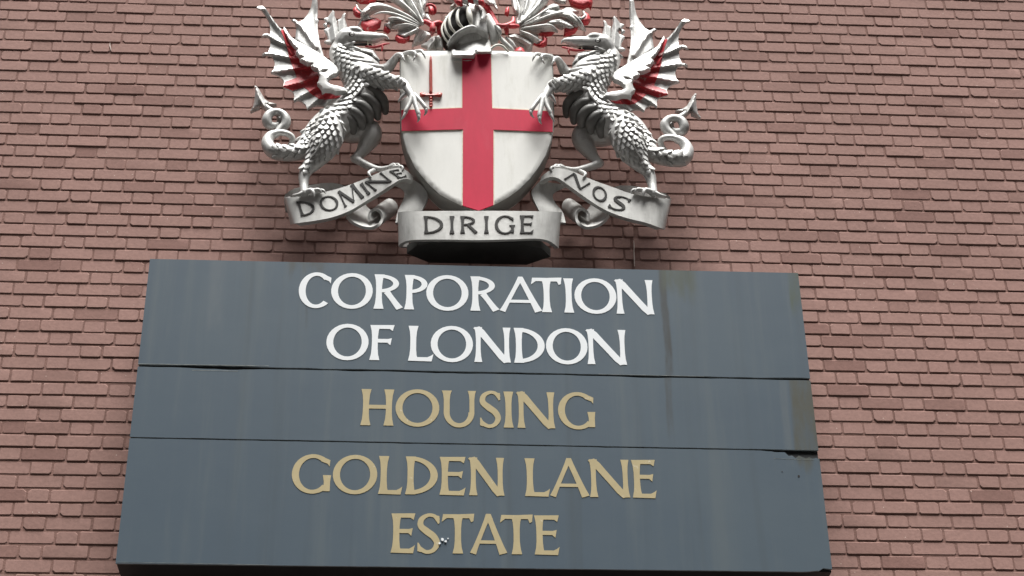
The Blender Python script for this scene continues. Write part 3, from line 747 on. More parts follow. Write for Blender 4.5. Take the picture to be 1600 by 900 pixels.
one('ribbon_tail', [roll([(952, 337), (945, 346), (936, 352), (926, 355.5), (915, 356), (906, 351), (901, 342), (902, 332), (908, 327.5), (915, 329.5), (919.5, 336), (919, 345)], -22, -17, .22, .10)], RIB, ribbon)
# incised motto letters, painted black
def surf_letters(specs, o, s=.135, t=.06, serif=.09):
    bv = bvh_of(o.data)
    for ch, p0, p1, p2 in specs:            # base-left, base-right, top-left in photo px
        p0, p1, p2 = map(lambda q: np.array(q, float), (p0, p1, p2)); asp = np.linalg.norm(p1-p0)/(np.linalg.norm(p2-p0)*1.12)
        P, T = union(glyph(ch, asp, s, t, serif))
        # refine long triangles is not needed: bands are gently curved
        fr, bk = [], []
        for x, y in P:
            q = p0+(p1-p0)*(x/asp)+(p2-p0)*y
            h, nr = camray(bv, *q)
            if h is None: h, nr = W(q[0], q[1], .28), np.array([0, -1, 0])
            fr.append(h+nr*.0042); bk.append(h-nr*.003)
        V, F = solid(P, T, np.array(fr), np.array(bk)); b = MB(); b.add(V, F)
        part(b.build('letter', LETB, None, None), o)
surf_letters([('D', (663, 364.5), (693, 364.5), (662, 338)), ('I', (701.5, 364.8), (711, 364.8), (701.5, 338)), ('R', (719.5, 364), (746, 364), (719.5, 338)), ('I', (756, 364), (764, 364), (756, 338)), ('G', (773, 364.8), (803.5, 364.8), (773, 337.5)), ('E', (812.5, 364.6), (833.5, 364.6), (812.5, 337))], ribbon)
surf_letters([('D', (470, 337.5), (495, 335), (463, 315.5)), ('O', (502, 330), (531, 327), (497, 308.5)), ('M', (538, 323.5), (568.5, 308), (524, 301.5)), ('I', (574, 305), (579, 301.5), (562, 288.5)), ('N', (586, 298), (612, 283), (570, 284.5)), ('E', (622, 278.5), (636, 275.5), (608.5, 267.5))], bandL)
surf_letters([('N', (881, 279.5), (907.5, 296), (896, 270)), ('O', (923, 306.5), (945, 318.5), (929, 287.5)), ('S', (949, 324.5), (975, 331.5), (961, 304))], bandR, .15, .07, 0.0)

# ------------------------------------------------------------------ dragons
LM = [((399, 134), (1087, 146)), ((391, 173), (1095, 183)), ((432, 162), (1056, 172)), ((430, 184), (1055, 194)), ((442, 220), (1048, 227)), ((440, 250), (1058, 262)), ((415, 225), (1077, 235)), ((465, 267), (1025, 268)), ((475, 302), (1022, 302)), ((538, 210), (956, 215)),
      ((597, 197), (892, 203)), ((549, 248), (942, 256)), ((628, 262), (862, 263)), ((580, 270), (911, 271)), ((632, 131), (862, 132)), ((653, 190), (846, 193)), ((627, 187), (866, 189)), ((666, 172), (829, 176)), ((607, 60), (876.5, 66)), ((549, 52), (935, 62)), ((521, 17), (959, 25)), ((539, 21), (944, 33)),
      ((456, 31), (1026, 46)), ((491, 0), (989, 11)), ((412, 11), (1067, 31)), ((409, 55), (1075, 74)), ((410, 84), (1074, 101)), ((423, 112), (1062, 127)), ((443, 135), (1043, 147)), ((459, 157), (1027, 166)), ((480, 169), (1006, 172)), ((529, 109), (957, 118)), ((444, 42), (1037, 56)), ((542, 141), (944, 148)),
      ((567, 133), (920, 139)), ((505, 85), (980, 98)), ((622, 86), (872, 92)), ((595, 100), (893, 106)), ((575, 150), (908, 158)), ((527, 178), (957, 182)), ((620, 124), (868, 128)), ((582, 77), (903, 82)), ((508, 168), (985, 176)), ((545, 84), (938, 90))]
def tps(pairs, lam=0.6):
    A = np.array([p for p, _ in pairs], float); B = np.array([q for _, q in pairs], float); n = len(A)
    def U(r2): return np.where(r2 > 0, r2*np.log(r2+1e-12), 0)
    s = 100.0; An = A/s
    K = U(((An[:, None]-An[None])**2).sum(2))+lam*0.05*np.eye(n); Pm = np.column_stack([np.ones(n), An])
    Mx = np.zeros((n+3, n+3)); Mx[:n, :n] = K; Mx[:n, n:] = Pm; Mx[n:, :n] = Pm.T
    sol = np.linalg.solve(Mx, np.concatenate([B, np.zeros((3, 2))]))
    def f(P):
        P = np.asarray(P, float)[:, :2]/s
        return U(((P[:, None]-An[None])**2).sum(2)) @ sol[:n]+np.column_stack([np.ones(len(P)), P]) @ sol[n:]
    return f
TPS = tps(LM)
def build_dragon(pm, label):
    def mp(P):                                    # map the px of (px,py,...) tuples
        q = pm(np.array([p[:2] for p in P], float)); return [tuple(q[i])+tuple(P[i][2:]) for i in range(len(P))]
    T = lambda P, **k: tube(mp(P), **k)
    def B_(x, y, D, rx, ry, rd, rot=0.0):
        q = pm(np.array([[x, y]]))[0]; return blob(q[0], q[1], D, rx, ry, rd, rot if pm is IDENT else -rot)
    body = MB()
    # torso, neck
    for t in [[(538, 66, .25, 11), (529, 80, .24, 15), (537, 97, .235, 19.5), (554, 115, .23, 24.5), (566, 135, .225, 29), (566, 152, .22, 31), (552, 172, .22, 29), (532, 190, .23, 27), (515, 205, .24, 24)],
              [(545, 90, .24, 14), (561, 97, .258, 16), (578, 107, .255, 16.5), (584, 124, .21, 16)],
              [(520, 178, .245, 16), (504, 196, .25, 20), (490, 214, .25, 19), (476, 231, .258, 15)],
              # near haunch and leg
              [(516, 182, .25, 18), (514, 197, .27, 24), (512, 212, .285, 26.5), (504, 232, .285, 23), (491, 252, .275, 15), (479, 266, .27, 10.5), (475, 277, .27, 9), (475, 290, .275, 7.2), (476, 302, .285, 7)],
              # far leg
              [(530, 205, .18, 15), (552, 207, .17, 17), (578, 204, .17, 17)],
              [(581, 203, .175, 15.5), (580, 214, .175, 16), (572, 227, .17, 13), (564, 239, .17, 9), (556, 247, .17, 7.5)],
              [(553, 248, .17, 6.5), (563, 253, .175, 6.5), (577, 260, .19, 6), (593, 264.5, .215, 4.8), (608, 262, .235, 4), (617, 259.5, .25, 3.5)],
              # near arm
              [(560, 113, .27, 19), (578, 121, .295, 17.5), (598, 125.5, .31, 14.8), (617, 129, .33, 11), (630, 131, .35, 8), (639, 142, .375, 6.2), (646, 155, .385, 5.5)],
              # far arm
              [(572, 110, .22, 12), (592, 110, .22, 10), (605, 107, .23, 9), (613, 98, .25, 7.5), (621, 87, .29, 5.5)],
              # tail
              [(508, 218, .25, 19), (490, 230, .26, 16), (472, 237, .265, 13.5), (452, 240, .27, 12.5), (434, 239, .27, 12)],
              # head: skull, upper beak, brow, cheek, lower jaw
              [(534, 68, .26, 13), (541, 58.5, .265, 15), (552, 58.5, .27, 11.5), (566, 59, .275, 10), (578, 59.3, .28, 9.6), (588, 59, .285, 8.4), (596, 57.4, .288, 5.4), (603, 57.5, .289, 3.2), (608, 62, .289, 1.2)],
              [(539, 50, .275, 6), (549, 46.5, .295, 5.4), (559, 46.5, .30, 5), (565, 51, .295, 3.8)],
              [(541, 71, .265, 9), (551, 76, .265, 6), (563, 79, .265, 5), (576, 80.5, .265, 5), (584, 84, .265, 3.6), (591, 92, .26, .9)],
              ]:
        body.add(*T(t))
    me = remesh(body, .0055, 4)
    d = link('dragon', me, SILVER, None, 180); part(d, None, label)
    bv = bvh_of(me)
    def sub(name, parts, m, smooth=40): return one(name, parts, m, d, None, smooth)
    # throat frill and belly rolls
    sub('throat_fold', [T(t, dr=.8) for t in [[(546, 86, .30, 3.5), (556, 89, .31, 5), (568, 92, .305, 5), (578, 94, .29, 3)], [(551, 93, .31, 3.5), (564, 96.5, .315, 5), (578, 98.5, .305, 5), (588, 100, .285, 3)], [(557, 100, .315, 3.5), (571, 103, .318, 5), (585, 104.5, .305, 5), (597, 105, .28, 3)], [(565, 107, .32, 3), (580, 110, .315, 4.5), (595, 111.5, .30, 4)]]], SILVER)
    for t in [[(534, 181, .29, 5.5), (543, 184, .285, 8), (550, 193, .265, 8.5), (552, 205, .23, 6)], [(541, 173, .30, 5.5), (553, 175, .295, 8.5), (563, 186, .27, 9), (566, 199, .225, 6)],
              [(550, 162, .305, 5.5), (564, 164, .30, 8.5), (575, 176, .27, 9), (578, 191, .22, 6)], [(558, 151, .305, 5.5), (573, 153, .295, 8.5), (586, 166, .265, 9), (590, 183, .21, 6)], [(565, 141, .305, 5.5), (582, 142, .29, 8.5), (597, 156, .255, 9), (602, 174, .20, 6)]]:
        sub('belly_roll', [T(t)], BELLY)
    sub('flank_seam', [T([(566, 133, .335, 1.3), (563, 141, .338, 1.6), (554, 151, .33, 1.6), (541, 165, .318, 1.6), (527, 178, .305, 1.3)], seg=8)], SILVER)
    sub('leg_seam', [T([(511, 179, .335, 1), (507, 190, .352, 1.4), (503, 206, .372, 1.4), (501, 222, .37, 1.4), (494, 236, .35, 1.3), (484, 249, .325, 1.1)], seg=8)], SILVER)
    # scales laid over neck, arm, haunch and tail
    SP = MB()
    def scales(guide, wd, ln, sw, flip=False):
        g = spline([q for q in guide], 8); seg = np.linalg.norm(np.diff(g[:, :2], axis=0), axis=1); s = np.concatenate([[0], np.cumsum(seg)]); n = int(s[-1]/ln)
        for i in range(n, -1, -1):
            u = i*ln; c = np.array([np.interp(u, s, g[:, k]) for k in range(3)]); c2 = np.array([np.interp(min(u+2, s[-1]), s, g[:, k]) for k in range(2)]); c1 = np.array([np.interp(max(u-2, 0), s, g[:, k]) for k in range(2)])
            tg = (c2-c1)/np.linalg.norm(c2-c1); nrm = np.array([-tg[1], tg[0]]); m = int(c[2]/sw)+1
            for k in range(-m, m+1):
                v = (k+(.5 if i % 2 else 0))*sw
                if abs(v) > c[2]: continue
                q = pm(np.array([c[:2]+nrm*v, c[:2]+nrm*v+tg*2]))
                h, nn = camray(bv, *q[0])
                if h is None: continue
                D = -h[1]; 
                if D < .1: continue
                t3 = W(q[1][0], q[1][1], D)-h; t3 = t3-nn*(t3 @ nn); L = np.linalg.norm(t3)
                if L < 1e-5: continue
                t3 /= L; b3 = np.cross(nn, t3); s_ = mpp(q[0][0], q[0][1], D); hw = sw*.53*s_*(1+.05*rng.normal()); le = ln*s_*1.75
                pts = []
                for (a, b, z) in ((-.75, -.6, -.004), (-.75, .6, -.004), (-.1, 1.0, .006), (.45, .86, .012), (.82, .5, .015), (1.0, 0, .0165), (.82, -.5, .015), (.45, -.86, .012), (-.1, -1.0, .006)):
                    pts.append(h+t3*(a*le*.72)+b3*(b*hw)+nn*(.020*(a+.75)/1.75-.005-.004*b*b))
                top = h+t3*(.15*le)+nn*.0098
                low = [p-nn*.020 for p in pts]
                V = pts+[top]+low; N = 9; F = [(i_, (i_+1) % N, N) for i_ in range(N)]+[(i_, i_+N+1, (i_+1) % N+N+1, (i_+1) % N) for i_ in range(2, 8)]
                SP.add(V, F)
    scales([(523, 72, 11), (528, 84, 14), (541, 100, 16), (550, 114, 17), (553, 130, 13), (551, 146, 12), (542, 160, 12), (528, 172, 12)], 1, 6.2, 8.2)
    scales([(566, 117, 15), (585, 122, 14.5), (603, 127, 12), (620, 130, 9), (629, 131, 7)], 1, 6.4, 8.4)
    scales([(503, 172, 15), (510, 186, 25), (509, 205, 29), (504, 224, 27), (494, 241, 19), (482, 257, 10), (472, 266, 7)], 1, 6.8, 9.0)
    scales([(498, 192, 12), (487, 210, 14), (474, 229, 13), (458, 237, 11), (440, 238, 10), (430, 234, 8)], 1, 7.0, 9.0)
    so_ = SP.build('scales', SILVER, None, 30, fix=False); so_['kind'] = 'stuff'; part(so_, d)
    # tail coils and barb
    sub('tail_coil', [T([(436, 240, .27, 11.5), (424, 235, .265, 11), (418, 224, .26, 10), (422, 213, .26, 8), (433, 208, .26, 5.5), (445, 208, .26, 5), (455, 213, .25, 5), (457, 221, .235, 5), (453, 229, .22, 5)], n=6),
                      T([(430, 212, .245, 5), (437, 203, .24, 6.5), (445, 196, .24, 7.5), (447, 187, .245, 7.5), (441, 177.5, .25, 6), (431, 174.5, .25, 5.5), (421, 178.5, .25, 7), (417, 188, .245, 8), (421, 196, .235, 7.5), (431, 197, .225, 6), (437, 191, .215, 5), (436, 183, .205, 4.5)], n=6),
                      T([(433, 178, .22, 5), (424, 173, .22, 4.8), (415, 166, .22, 4), (409, 158, .22, 3.8)])], SILVER, 60)
    barb = [(398, 133.5), (401, 134.5), (405, 139.5), (409, 147), (413.5, 154.5), (421, 159.5), (432, 162), (424, 163.6), (417, 163), (419, 168), (413, 169), (406.5, 161), (405.5, 167), (399, 169.5), (391, 173), (395.5, 166.5), (397.5, 156), (398.5, 144)]
    sub('tail_barb', [relief(barb, lambda P, e: .215+.022*pillow(e, 5)+cusp(P, [(398, 134), (405, 152), (412, 166)], .012, 5)-.03*np.clip((pdist(P, [(398, 134), (412, 166)])-6)/14, 0, 1), .03, 1.8, 0, pm)], SILVER)
    # far wing
    fw = [(489, -14), (495.5, -14), (496.8, 12), (495.6, 29), (498, 32), (496.2, 36), (496.5, 48), (498.5, 62), (502.5, 76), (506, 88), (508, 96), (495, 86), (478, 76), (461, 64), (462.8, 45), (460.5, 35), (455, 31), (460, 30), (467, 34.5), (474, 30.5), (481, 22), (486, 12), (488, 0)]
    wing2 = sub('far_wing', [relief(fw, lambda P, e: .13+cusp(P, [(456, 30), (468, 38), (480, 54), (493, 73)], .020, 6)+cusp(P, [(494, -10), (496, 30), (500, 70), (506, 90)], .014, 5)-.012*(1-np.clip(e/3, 0, 1))+.02*np.clip((P[:, 1]-20)/70, 0, 1), .014, 2.2, 0, pm)], SILVER)
    # near wing: membrane (white and red fields share one surface), finger bones and jagged arm plate
    SPK = [[(402, 12), (415, 14), (426, 31), (438, 47), (446, 66), (456, 85)], [(409, 55), (418, 54), (432, 62), (447, 70), (456, 73)], [(409.5, 84.5), (420, 82.5), (436, 85.5), (452, 89), (470, 92)], [(423, 112.5), (440, 110), (460, 107), (480, 105)], [(443, 135), (470, 128), (497, 119)], [(459, 158), (470, 149), (484, 142), (500, 134)], [(480, 169.5), (489, 160), (500, 152), (512, 143)], [(507, 166), (513, 157), (522, 148)]]
    def wd_(P, e):
        z = np.zeros(len(P))+.235+.05*np.clip((460-P[:, 0])/70, 0, 1)
        for L in SPK: z = np.maximum(z, z*0+.235+.05*np.clip((460-P[:, 0])/70, 0, 1)+cusp(P, L, .021, 7))
        # each web falls away below its bone
        for L in SPK:
            dd = pdist(P, L); nx = np.array(L[-1])-np.array(L[0]); side = nx[0]*(P[:, 1]-L[0][1])-nx[1]*(P[:, 0]-L[0][0])
            z = z-np.where(side > 0, .007*np.exp(-((dd-2.5)/2)**2), 0)
        return z
    outer = [(401, 11.5), (404, 9.5), (410, 9), (415, 13), (421, 22), (428, 32), (436, 42.5), (441, 46), (446, 44), (470, 80), (500, 108), (512, 118), (515, 134), (540, 141), (533, 153), (528, 158), (524, 163.5), (515, 162), (507, 165.5), (497, 163.5), (489, 165), (480, 170), (477.5, 163), (471, 157.5), (465, 155.5), (459, 158.5), (460, 149), (457.5, 142.5), (450, 138), (442.5, 135.8), (444, 127), (440, 121), (433, 116), (423, 113), (428, 108), (429.6, 98), (425, 87), (417, 84.5), (409, 86), (411.5, 82.6), (419, 81.5), (422, 73), (422.6, 63), (420, 58), (414, 55.5), (408, 57), (411, 53.5), (416, 52), (422, 53.5), (422.6, 45), (420, 33), (414, 22), (408, 14.5)]
    wing = sub('wing', [relief(outer, wd_, .016, 1.9, 0, pm)], SILVER)
    redf = [(438.5, 46.5), (441, 45.5), (446, 50), (456, 66), (466, 78), (480, 96), (492, 105), (498, 112), (500, 125), (503, 138), (512, 140), (522, 143), (538, 142), (532, 150), (527, 153), (517, 153.5), (508, 155), (497, 152.8), (490, 149), (484, 144), (479, 139), (474.5, 136), (466, 138.5), (457, 141.2), (450, 137.6), (443, 135.3), (444.4, 128), (453, 125), (464, 121), (461.5, 114), (458, 106), (454, 95), (451, 85), (447.5, 71), (443.5, 58)]
    one('wing_field', [relief(redf, lambda P, e: wd_(P, e)+.0045, .008, 1.7, 0, pm)], REDW, d)
    plate = [(444, 41.5), (446.5, 46), (450, 52), (456, 58.5), (464, 64), (479, 71.5), (496, 81), (509, 90), (519, 97.5), (526, 103.5), (529.3, 110.5), (526.5, 115.5), (518, 118), (512.5, 123), (512.5, 128.5), (517, 132), (529, 134.5), (539, 137.5), (543, 142.5), (531, 144), (524.5, 144.2), (516, 140.5), (508, 140.3), (503, 143.2), (502, 138), (499, 133), (495.5, 130), (498, 125.5), (499.3, 118), (497.5, 113), (496, 107.5), (490.5, 106.3), (486, 102.5), (489, 98.6), (480, 98.2), (472, 94.5), (468, 92.5), (474, 89.2), (466, 85.8), (462.5, 81), (465, 76.5), (458, 70), (450.5, 60.5), (446, 51), (443.3, 44)]
    spine = [(444, 42), (460, 66), (480, 80), (500, 95), (519, 108), (506, 116), (507, 130), (522, 137), (540, 141)]
    one('wing_arm', [relief(plate, lambda P, e: .268+.010*pillow(e, 2.5)+.03*np.clip((P[:, 0]-450)/80, 0, 1)+ridge(P, spine, .010, 12)+.0012*np.clip(P[:,1]-60-(P[:,0]-455)*.72,-20,20), .03, 1.9, 0, pm, holes=[[(501, 112.2), (503, 110.4), (508, 108.8), (511, 109.6), (510, 112), (505, 113.2)]])], SILVER, d)
    # head details
    sub('ear', [relief([(520, 16), (523, 18.5), (523, 25), (526.5, 34), (528.5, 49), (533, 60), (523, 68), (512, 67), (506.5, 64.5), (513, 61.5), (511, 53), (506, 46), (511, 44), (509, 41), (505, 37.5), (510, 35), (509, 31.5), (506, 28.5), (512, 27), (515.5, 22)], lambda P, e: .25+.008*pillow(e, 2)+cusp(P, [(521, 17), (520, 35), (524, 60)], .018, 8), .018, 1.2, 0, pm, holes=[[(511, 36), (514, 35), (517, 39), (514, 43.5), (511.5, 43)]])], SILVER)
    sub('ear', [relief([(538, 20), (540.5, 21), (539, 28), (541, 36), (543.5, 44), (541, 52), (531, 54), (528, 46), (527.5, 31.5), (533, 28.5), (535.5, 22.5)], lambda P, e: .24+.008*pillow(e, 2)+cusp(P, [(538, 21), (537, 50)], .012, 7), .018, 1.2, 0, pm)], SILVER)
    sub('eye', [B_(550, 53.5, .338, 3.0, 2.6, 2.6)], SILVER, 60)
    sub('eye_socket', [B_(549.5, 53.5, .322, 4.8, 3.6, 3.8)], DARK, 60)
    sub('cheek_frill', [T([(546, 74, .285, 3), (556, 76, .29, 3.4), (568, 81, .285, 2.8), (578, 87, .275, 1.5)], seg=8), T([(535, 72, .28, 2.4), (546, 70, .29, 3.4), (553, 66.5, .292, 2.5)], seg=8), T([(548, 78, .29, 2.6), (556, 83, .29, 3), (566, 88, .28, 1.6)], seg=8)], SILVER, 60)
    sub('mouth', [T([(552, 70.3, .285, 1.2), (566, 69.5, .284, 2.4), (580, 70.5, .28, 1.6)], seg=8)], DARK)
    sub('tongue', [T([(572, 72.5, .282, 1.5), (584, 73.5, .286, 1.9), (593, 71.8, .29, 2.2), (601, 69, .29, 1.8), (608, 68, .29, 1)], seg=8), T([(597, 71, .29, 2), (597.5, 75, .29, 1.7), (596.5, 80, .29, .5)], seg=8)], REDW, 60)
    sub('lower_jaw', [relief([(549, 73), (556, 74.5), (566, 76), (576, 77), (583, 78), (587, 84), (593, 93), (585, 91), (578, 89.5), (568, 90), (558, 88), (549, 84), (546, 78)], lambda P, e: .283+.02*pillow(e, 4)-ridge(P, [(553, 80), (562, 81), (572, 84), (580, 87)], .026, 2.2), .05, 1.3, 0, pm)], SILVER)
    sub('tooth', [T([(575, 65, .287, 1.4), (575, 69, .288, 1.2), (575, 71, .288, .5)], seg=6), T([(580, 65, .287, 1.2), (580.5, 68, .288, 1), (580.5, 70.5, .288, .4)], seg=6)], CREAM)
    # hands, feet and claws
    fing = [[(644, 150, .385, 5), (640, 162, .39, 3.8), (635, 172, .39, 3.6), (633, 177, .385, 3.2)], [(646, 152, .39, 4.6), (650, 166, .395, 3.8), (653.5, 177, .395, 3.8), (654, 181, .39, 3.3)], [(647, 148, .385, 4.4), (656, 157, .39, 3.6), (664, 167, .39, 3.6), (666, 171, .385, 3.2)], [(636, 146, .36, 4), (630, 150, .355, 3.6), (626.5, 154, .35, 3)]]
    for t in fing: sub('finger', [T(t, seg=9)], SILVER, 60)
    for t in [[(633, 177, .388, 2.6), (630.5, 182.5, .385, 2), (626.5, 188, .375, .5)], [(654, 181, .395, 2.8), (654.5, 186, .39, 2.2), (652, 191, .375, .5)], [(666, 171, .39, 2.7), (665.5, 176, .385, 2.1), (662, 181, .37, .5)], [(626.5, 154, .352, 2.4), (623.5, 157, .345, 1.6), (622.5, 160.5, .335, .5)]]:
        sub('claw', [T(t, seg=8)], SILVER, 60)
    for t in [[(620, 90, .29, 4.2), (621.5, 85.5, .325, 3.6), (627, 86, .352, 3.2), (630, 91, .36, 2)], [(626, 87, .30, 4), (638, 82, .335, 3.2), (646, 81.5, .36, 3), (649.5, 85, .367, 2.6), (648, 90, .366, 1.4)], [(640, 84, .31, 3.4), (652, 80, .335, 3), (658.5, 80, .36, 2.8), (661.5, 84, .366, 2.2)]]:
        sub('finger', [T(t, seg=9)], SILVER, 60)
    for t in [[(629.5, 90, .362, 2), (632, 95, .36, 1.4), (633.5, 98, .355, .4)], [(648, 90, .367, 1.8), (646.5, 93, .365, 1.3), (645.5, 96, .36, .4)], [(661.5, 84, .368, 1.9), (663.5, 88, .366, 1.3), (664.5, 92, .36, .4)]]:
        sub('claw', [T(t, seg=8)], SILVER, 60)
    for t in [[(479, 300, .29, 5), (486, 297.5, .305, 4), (489.5, 301, .312, 3), (491, 307, .312, 1)], [(482, 298, .285, 4), (492, 297, .30, 3.2), (498, 296.5, .305, 2.8), (502, 300, .305, 1)], [(485, 298, .275, 3.5), (500, 297, .29, 2.6), (505.5, 298, .295, 2.2), (508.5, 302, .295, .8)], [(474, 301, .29, 4.5), (467, 304, .292, 3), (458, 304.5, .285, 1)]]:
        sub('toe', [T(t, seg=9)], SILVER, 60)
    for t in [[(608, 262, .24, 3.6), (614, 257.5, .25, 3.2), (617.5, 259, .262, 2.6), (618, 263, .266, 1)], [(612, 260, .25, 3.4), (621, 257.5, .26, 3), (624, 260, .27, 2.5), (623, 265, .272, 1)], [(616, 261, .26, 3), (627, 260.5, .27, 2.8), (629.5, 263.5, .276, 2.2), (628, 267, .276, 1)], [(584, 266, .23, 3.5), (577, 269.5, .262, 3), (577, 273, .27, 2.3), (580.5, 277.5, .272, .8)]]:
        sub('toe', [T(t, seg=9)], SILVER, 60)
    return d
BELLY = mat('dark_belly_grey', (0.17, 0.168, 0.16), rough=0.42, var=0.3, scale=14)  # belly rolls are a darker grey than the silver body
IDENT = lambda P: np.asarray(P, float)[:, :2]
build_dragon(IDENT, 'silver scaled dragon on the left, gripping the shield')
build_dragon(TPS, 'silver scaled dragon on the right, gripping the shield')

# ------------------------------------------------------------------ helmet
DOFF = -0.055
hm = MB()
for t in [[(735, 22, .30, 22), (738, 36, .31, 27), (741, 50, .30, 27)], [(716, 40, .32, 21), (719, 50, .32, 22)], [(729, 62, .29, 28), (738, 74, .29, 30)], [(752, 40, .27, 13), (757, 62, .27, 12)]]:
    hm.add(*tube(t))
helmet = link('helmet', remesh(hm, .007, 8), SILVER, None, 180); part(helmet, None, 'silver barred helmet turned to the left above the shield')
HEL = mat('visor_silver', (0.62, 0.61, 0.55), rough=0.4, var=0.08, scale=20)
one('visor_opening', [relief([(738, 8), (743, 14), (742.5, 28), (739, 40), (728, 43), (714, 51), (704, 61), (700, 68), (693.5, 60), (690, 50), (691.5, 40), (696, 29), (704, 18), (714, 11), (726, 7)], lambda P, e: .372+.045*pillow(e, 16)-.0012*np.abs(P[:, 0]-722), .08, 2)], DARK, helmet)  # black relief in place of the shaded helmet interior
for t in [[(731, 8, .425, 1.9), (732.5, 18, .44, 4.37), (734, 27, .442, 4.75), (735.5, 36, .435, 2.66), (736.5, 42, .42, 1.52)], [(721, 9, .42, 1.22), (715.5, 18, .435, 2.28), (714.5, 28, .442, 2.74), (717, 37, .44, 2.58), (723, 43, .425, 1.82)], [(713, 12.5, .40, 1.14), (704.5, 22, .425, 2.05), (702, 32, .435, 2.28), (704.5, 43, .432, 2.28), (711.5, 51.5, .415, 1.67)], [(705, 18, .385, 1.14), (697.5, 29, .405, 1.75), (694.8, 39, .412, 1.98), (698, 51, .412, 1.98), (705, 59.5, .40, 1.52)], [(697, 28, .372, 1.14), (691, 41, .382, 1.52), (690.8, 50, .388, 1.67), (695, 60, .392, 1.67), (701, 67.5, .385, 1.37)]]:
    one('visor_bar', [tube(t, seg=10, dr=.7)], HEL, helmet, None, 60)
one('visor_lip', [tube([(700, 70, .40, 2), (706, 60, .415, 2.6), (715, 51.5, .43, 2.8), (727, 44.5, .438, 2.8), (737, 42, .435, 3.2), (743, 44, .425, 3.2)], seg=10)], SILVER, helmet, None, 60)
_tx, _ty = [700, 707, 715, 727, 737, 745, 755, 763], [69, 60, 52.5, 46, 43.5, 44, 48, 53]
_bx, _by = [703, 715, 728, 745, 755, 764], [79, 67.5, 59, 54.5, 55.5, 59]
def chin_d(P, e):
    a, b = np.interp(P[:, 0], _tx, _ty), np.interp(P[:, 0], _bx, _by); return .44-.085*np.clip((P[:, 1]-a)/np.maximum(b-a, 2), 0, 1)-.00055*np.abs(P[:, 0]-738)
one('chin_plate', [relief(list(zip(_tx, _ty))+list(zip(_bx, _by))[::-1], chin_d, .10, 1.4)], SILVER, helmet)
def neck_d(P, e):
    b = np.interp(P[:, 0], _bx, _by); return .358+.045*np.clip((P[:, 1]-b)/np.maximum(78-b, 3), 0, 1)-.03*((P[:, 0]-744)/26)**2+.01*pillow(e, 3)
one('gorget', [relief([(713, 79), (718, 70), (728, 61.5), (737, 58), (746, 56), (756, 56.5), (763, 59), (766.5, 66), (768, 77), (752, 79), (730, 80)], neck_d, .10, 1.5)], SILVER, helmet)
one('cheek_plate', [relief([(741, 6), (750, 8), (757, 14), (761, 24), (764, 40), (765, 55), (754, 52), (744, 47), (740, 42), (742, 28), (742, 14)], lambda P, e: .40+.03*pillow(e, 10)-.00010*np.abs(P[:, 0]-740)**2, .12, 1.6)], SILVER, helmet)
one('hinge_flap', [relief([(749, 12), (755, 15), (761, 24), (758, 30), (749.5, 31.5), (752, 25), (752.5, 19)], lambda P, e: .435+.01*pillow(e, 3)-.0012*(P[:, 0]-749), .03, 1.5)], SILVER, helmet)
for x, y in ((706, 10), (718.5, 11.5), (706, 19), (697, 27), (735, 42.5), (739, 42.8), (731, 8.5)):
    one('rivet', [blob(x, y, .43 if y > 40 else .40, 2.4, 2.2, 2, seg=10, rg=6)], HEL, helmet, None, 60)
one('helmet_knob', [tube([(712, 6, .38, 2.5), (709.5, 9, .39, 4), (706, 12.5, .39, 3.5)], seg=10)], HEL, helmet, None, 60)
DOFF = 0.0
def plate_d(y0, ym, y1): return lambda P, e: .336+.045*np.interp(P[:, 1], [y0, ym, y1], [0, 1, .2])-.00018*np.abs(P[:, 0]-738)**1.2+.022*pillow(e, 4.5)
one('shoulder_plate', [relief([(705, 78), (709, 75.8), (713, 78.6), (725, 79.2), (736, 76.8), (742.5, 73.5), (743.5, 83), (738.5, 88), (728, 91.5), (716, 91.8), (708.5, 89.5), (705, 84)], plate_d(76, 86, 92), .05, 1.4)], SILVER, helmet)
one('shoulder_plate', [relief([(744, 73.8), (751, 77.5), (761, 76.8), (768, 73), (769, 77), (766.5, 81.5), (760, 84.6), (752, 85), (745, 82.4)], plate_d(74, 80.5, 85), .05, 1.4)], SILVER, helmet)
one('strap', [tube([(766, 78.5, .36, 1.8), (771, 73, .365, 1.9), (778, 70.3, .362, 1.9), (785, 72, .357, 1.9), (790, 76.5, .352, 1.8), (794, 81, .345, 1.4)], seg=8)], HEL, helmet, None, 60)
DOFF = 0.0
# ------------------------------------------------------------------ mantling leaves
def leaf(outline, veins, grooves, Db, curl=None, lab=None, red=None, name='mantling_leaf', th=.02, amp=.03):
    def f(P, e):
        z = Db+.018*pillow(e, 5)
        for v in veins: z = z+cusp(P, v, amp, 7)
        for gv in grooves: z = z-ridge(P, gv, .022, 2.6)
        if curl is not None: z = z+curl[2]*np.exp(-(((P[:, 0]-curl[0])**2+(P[:, 1]-curl[1])**2)/curl[3]**2))
        return z
    o = one(name, [relief(outline, f, th, 1.8)], LEAFM, None, lab)
    if red:
        for r in red: one('red_lining', [r], REDW, o, None, 60)
    return o
def rl(outline, D, h=.03, th=.02): return relief(outline, lambda P, e: D+h*pillow(e, 7), th, 1.8)
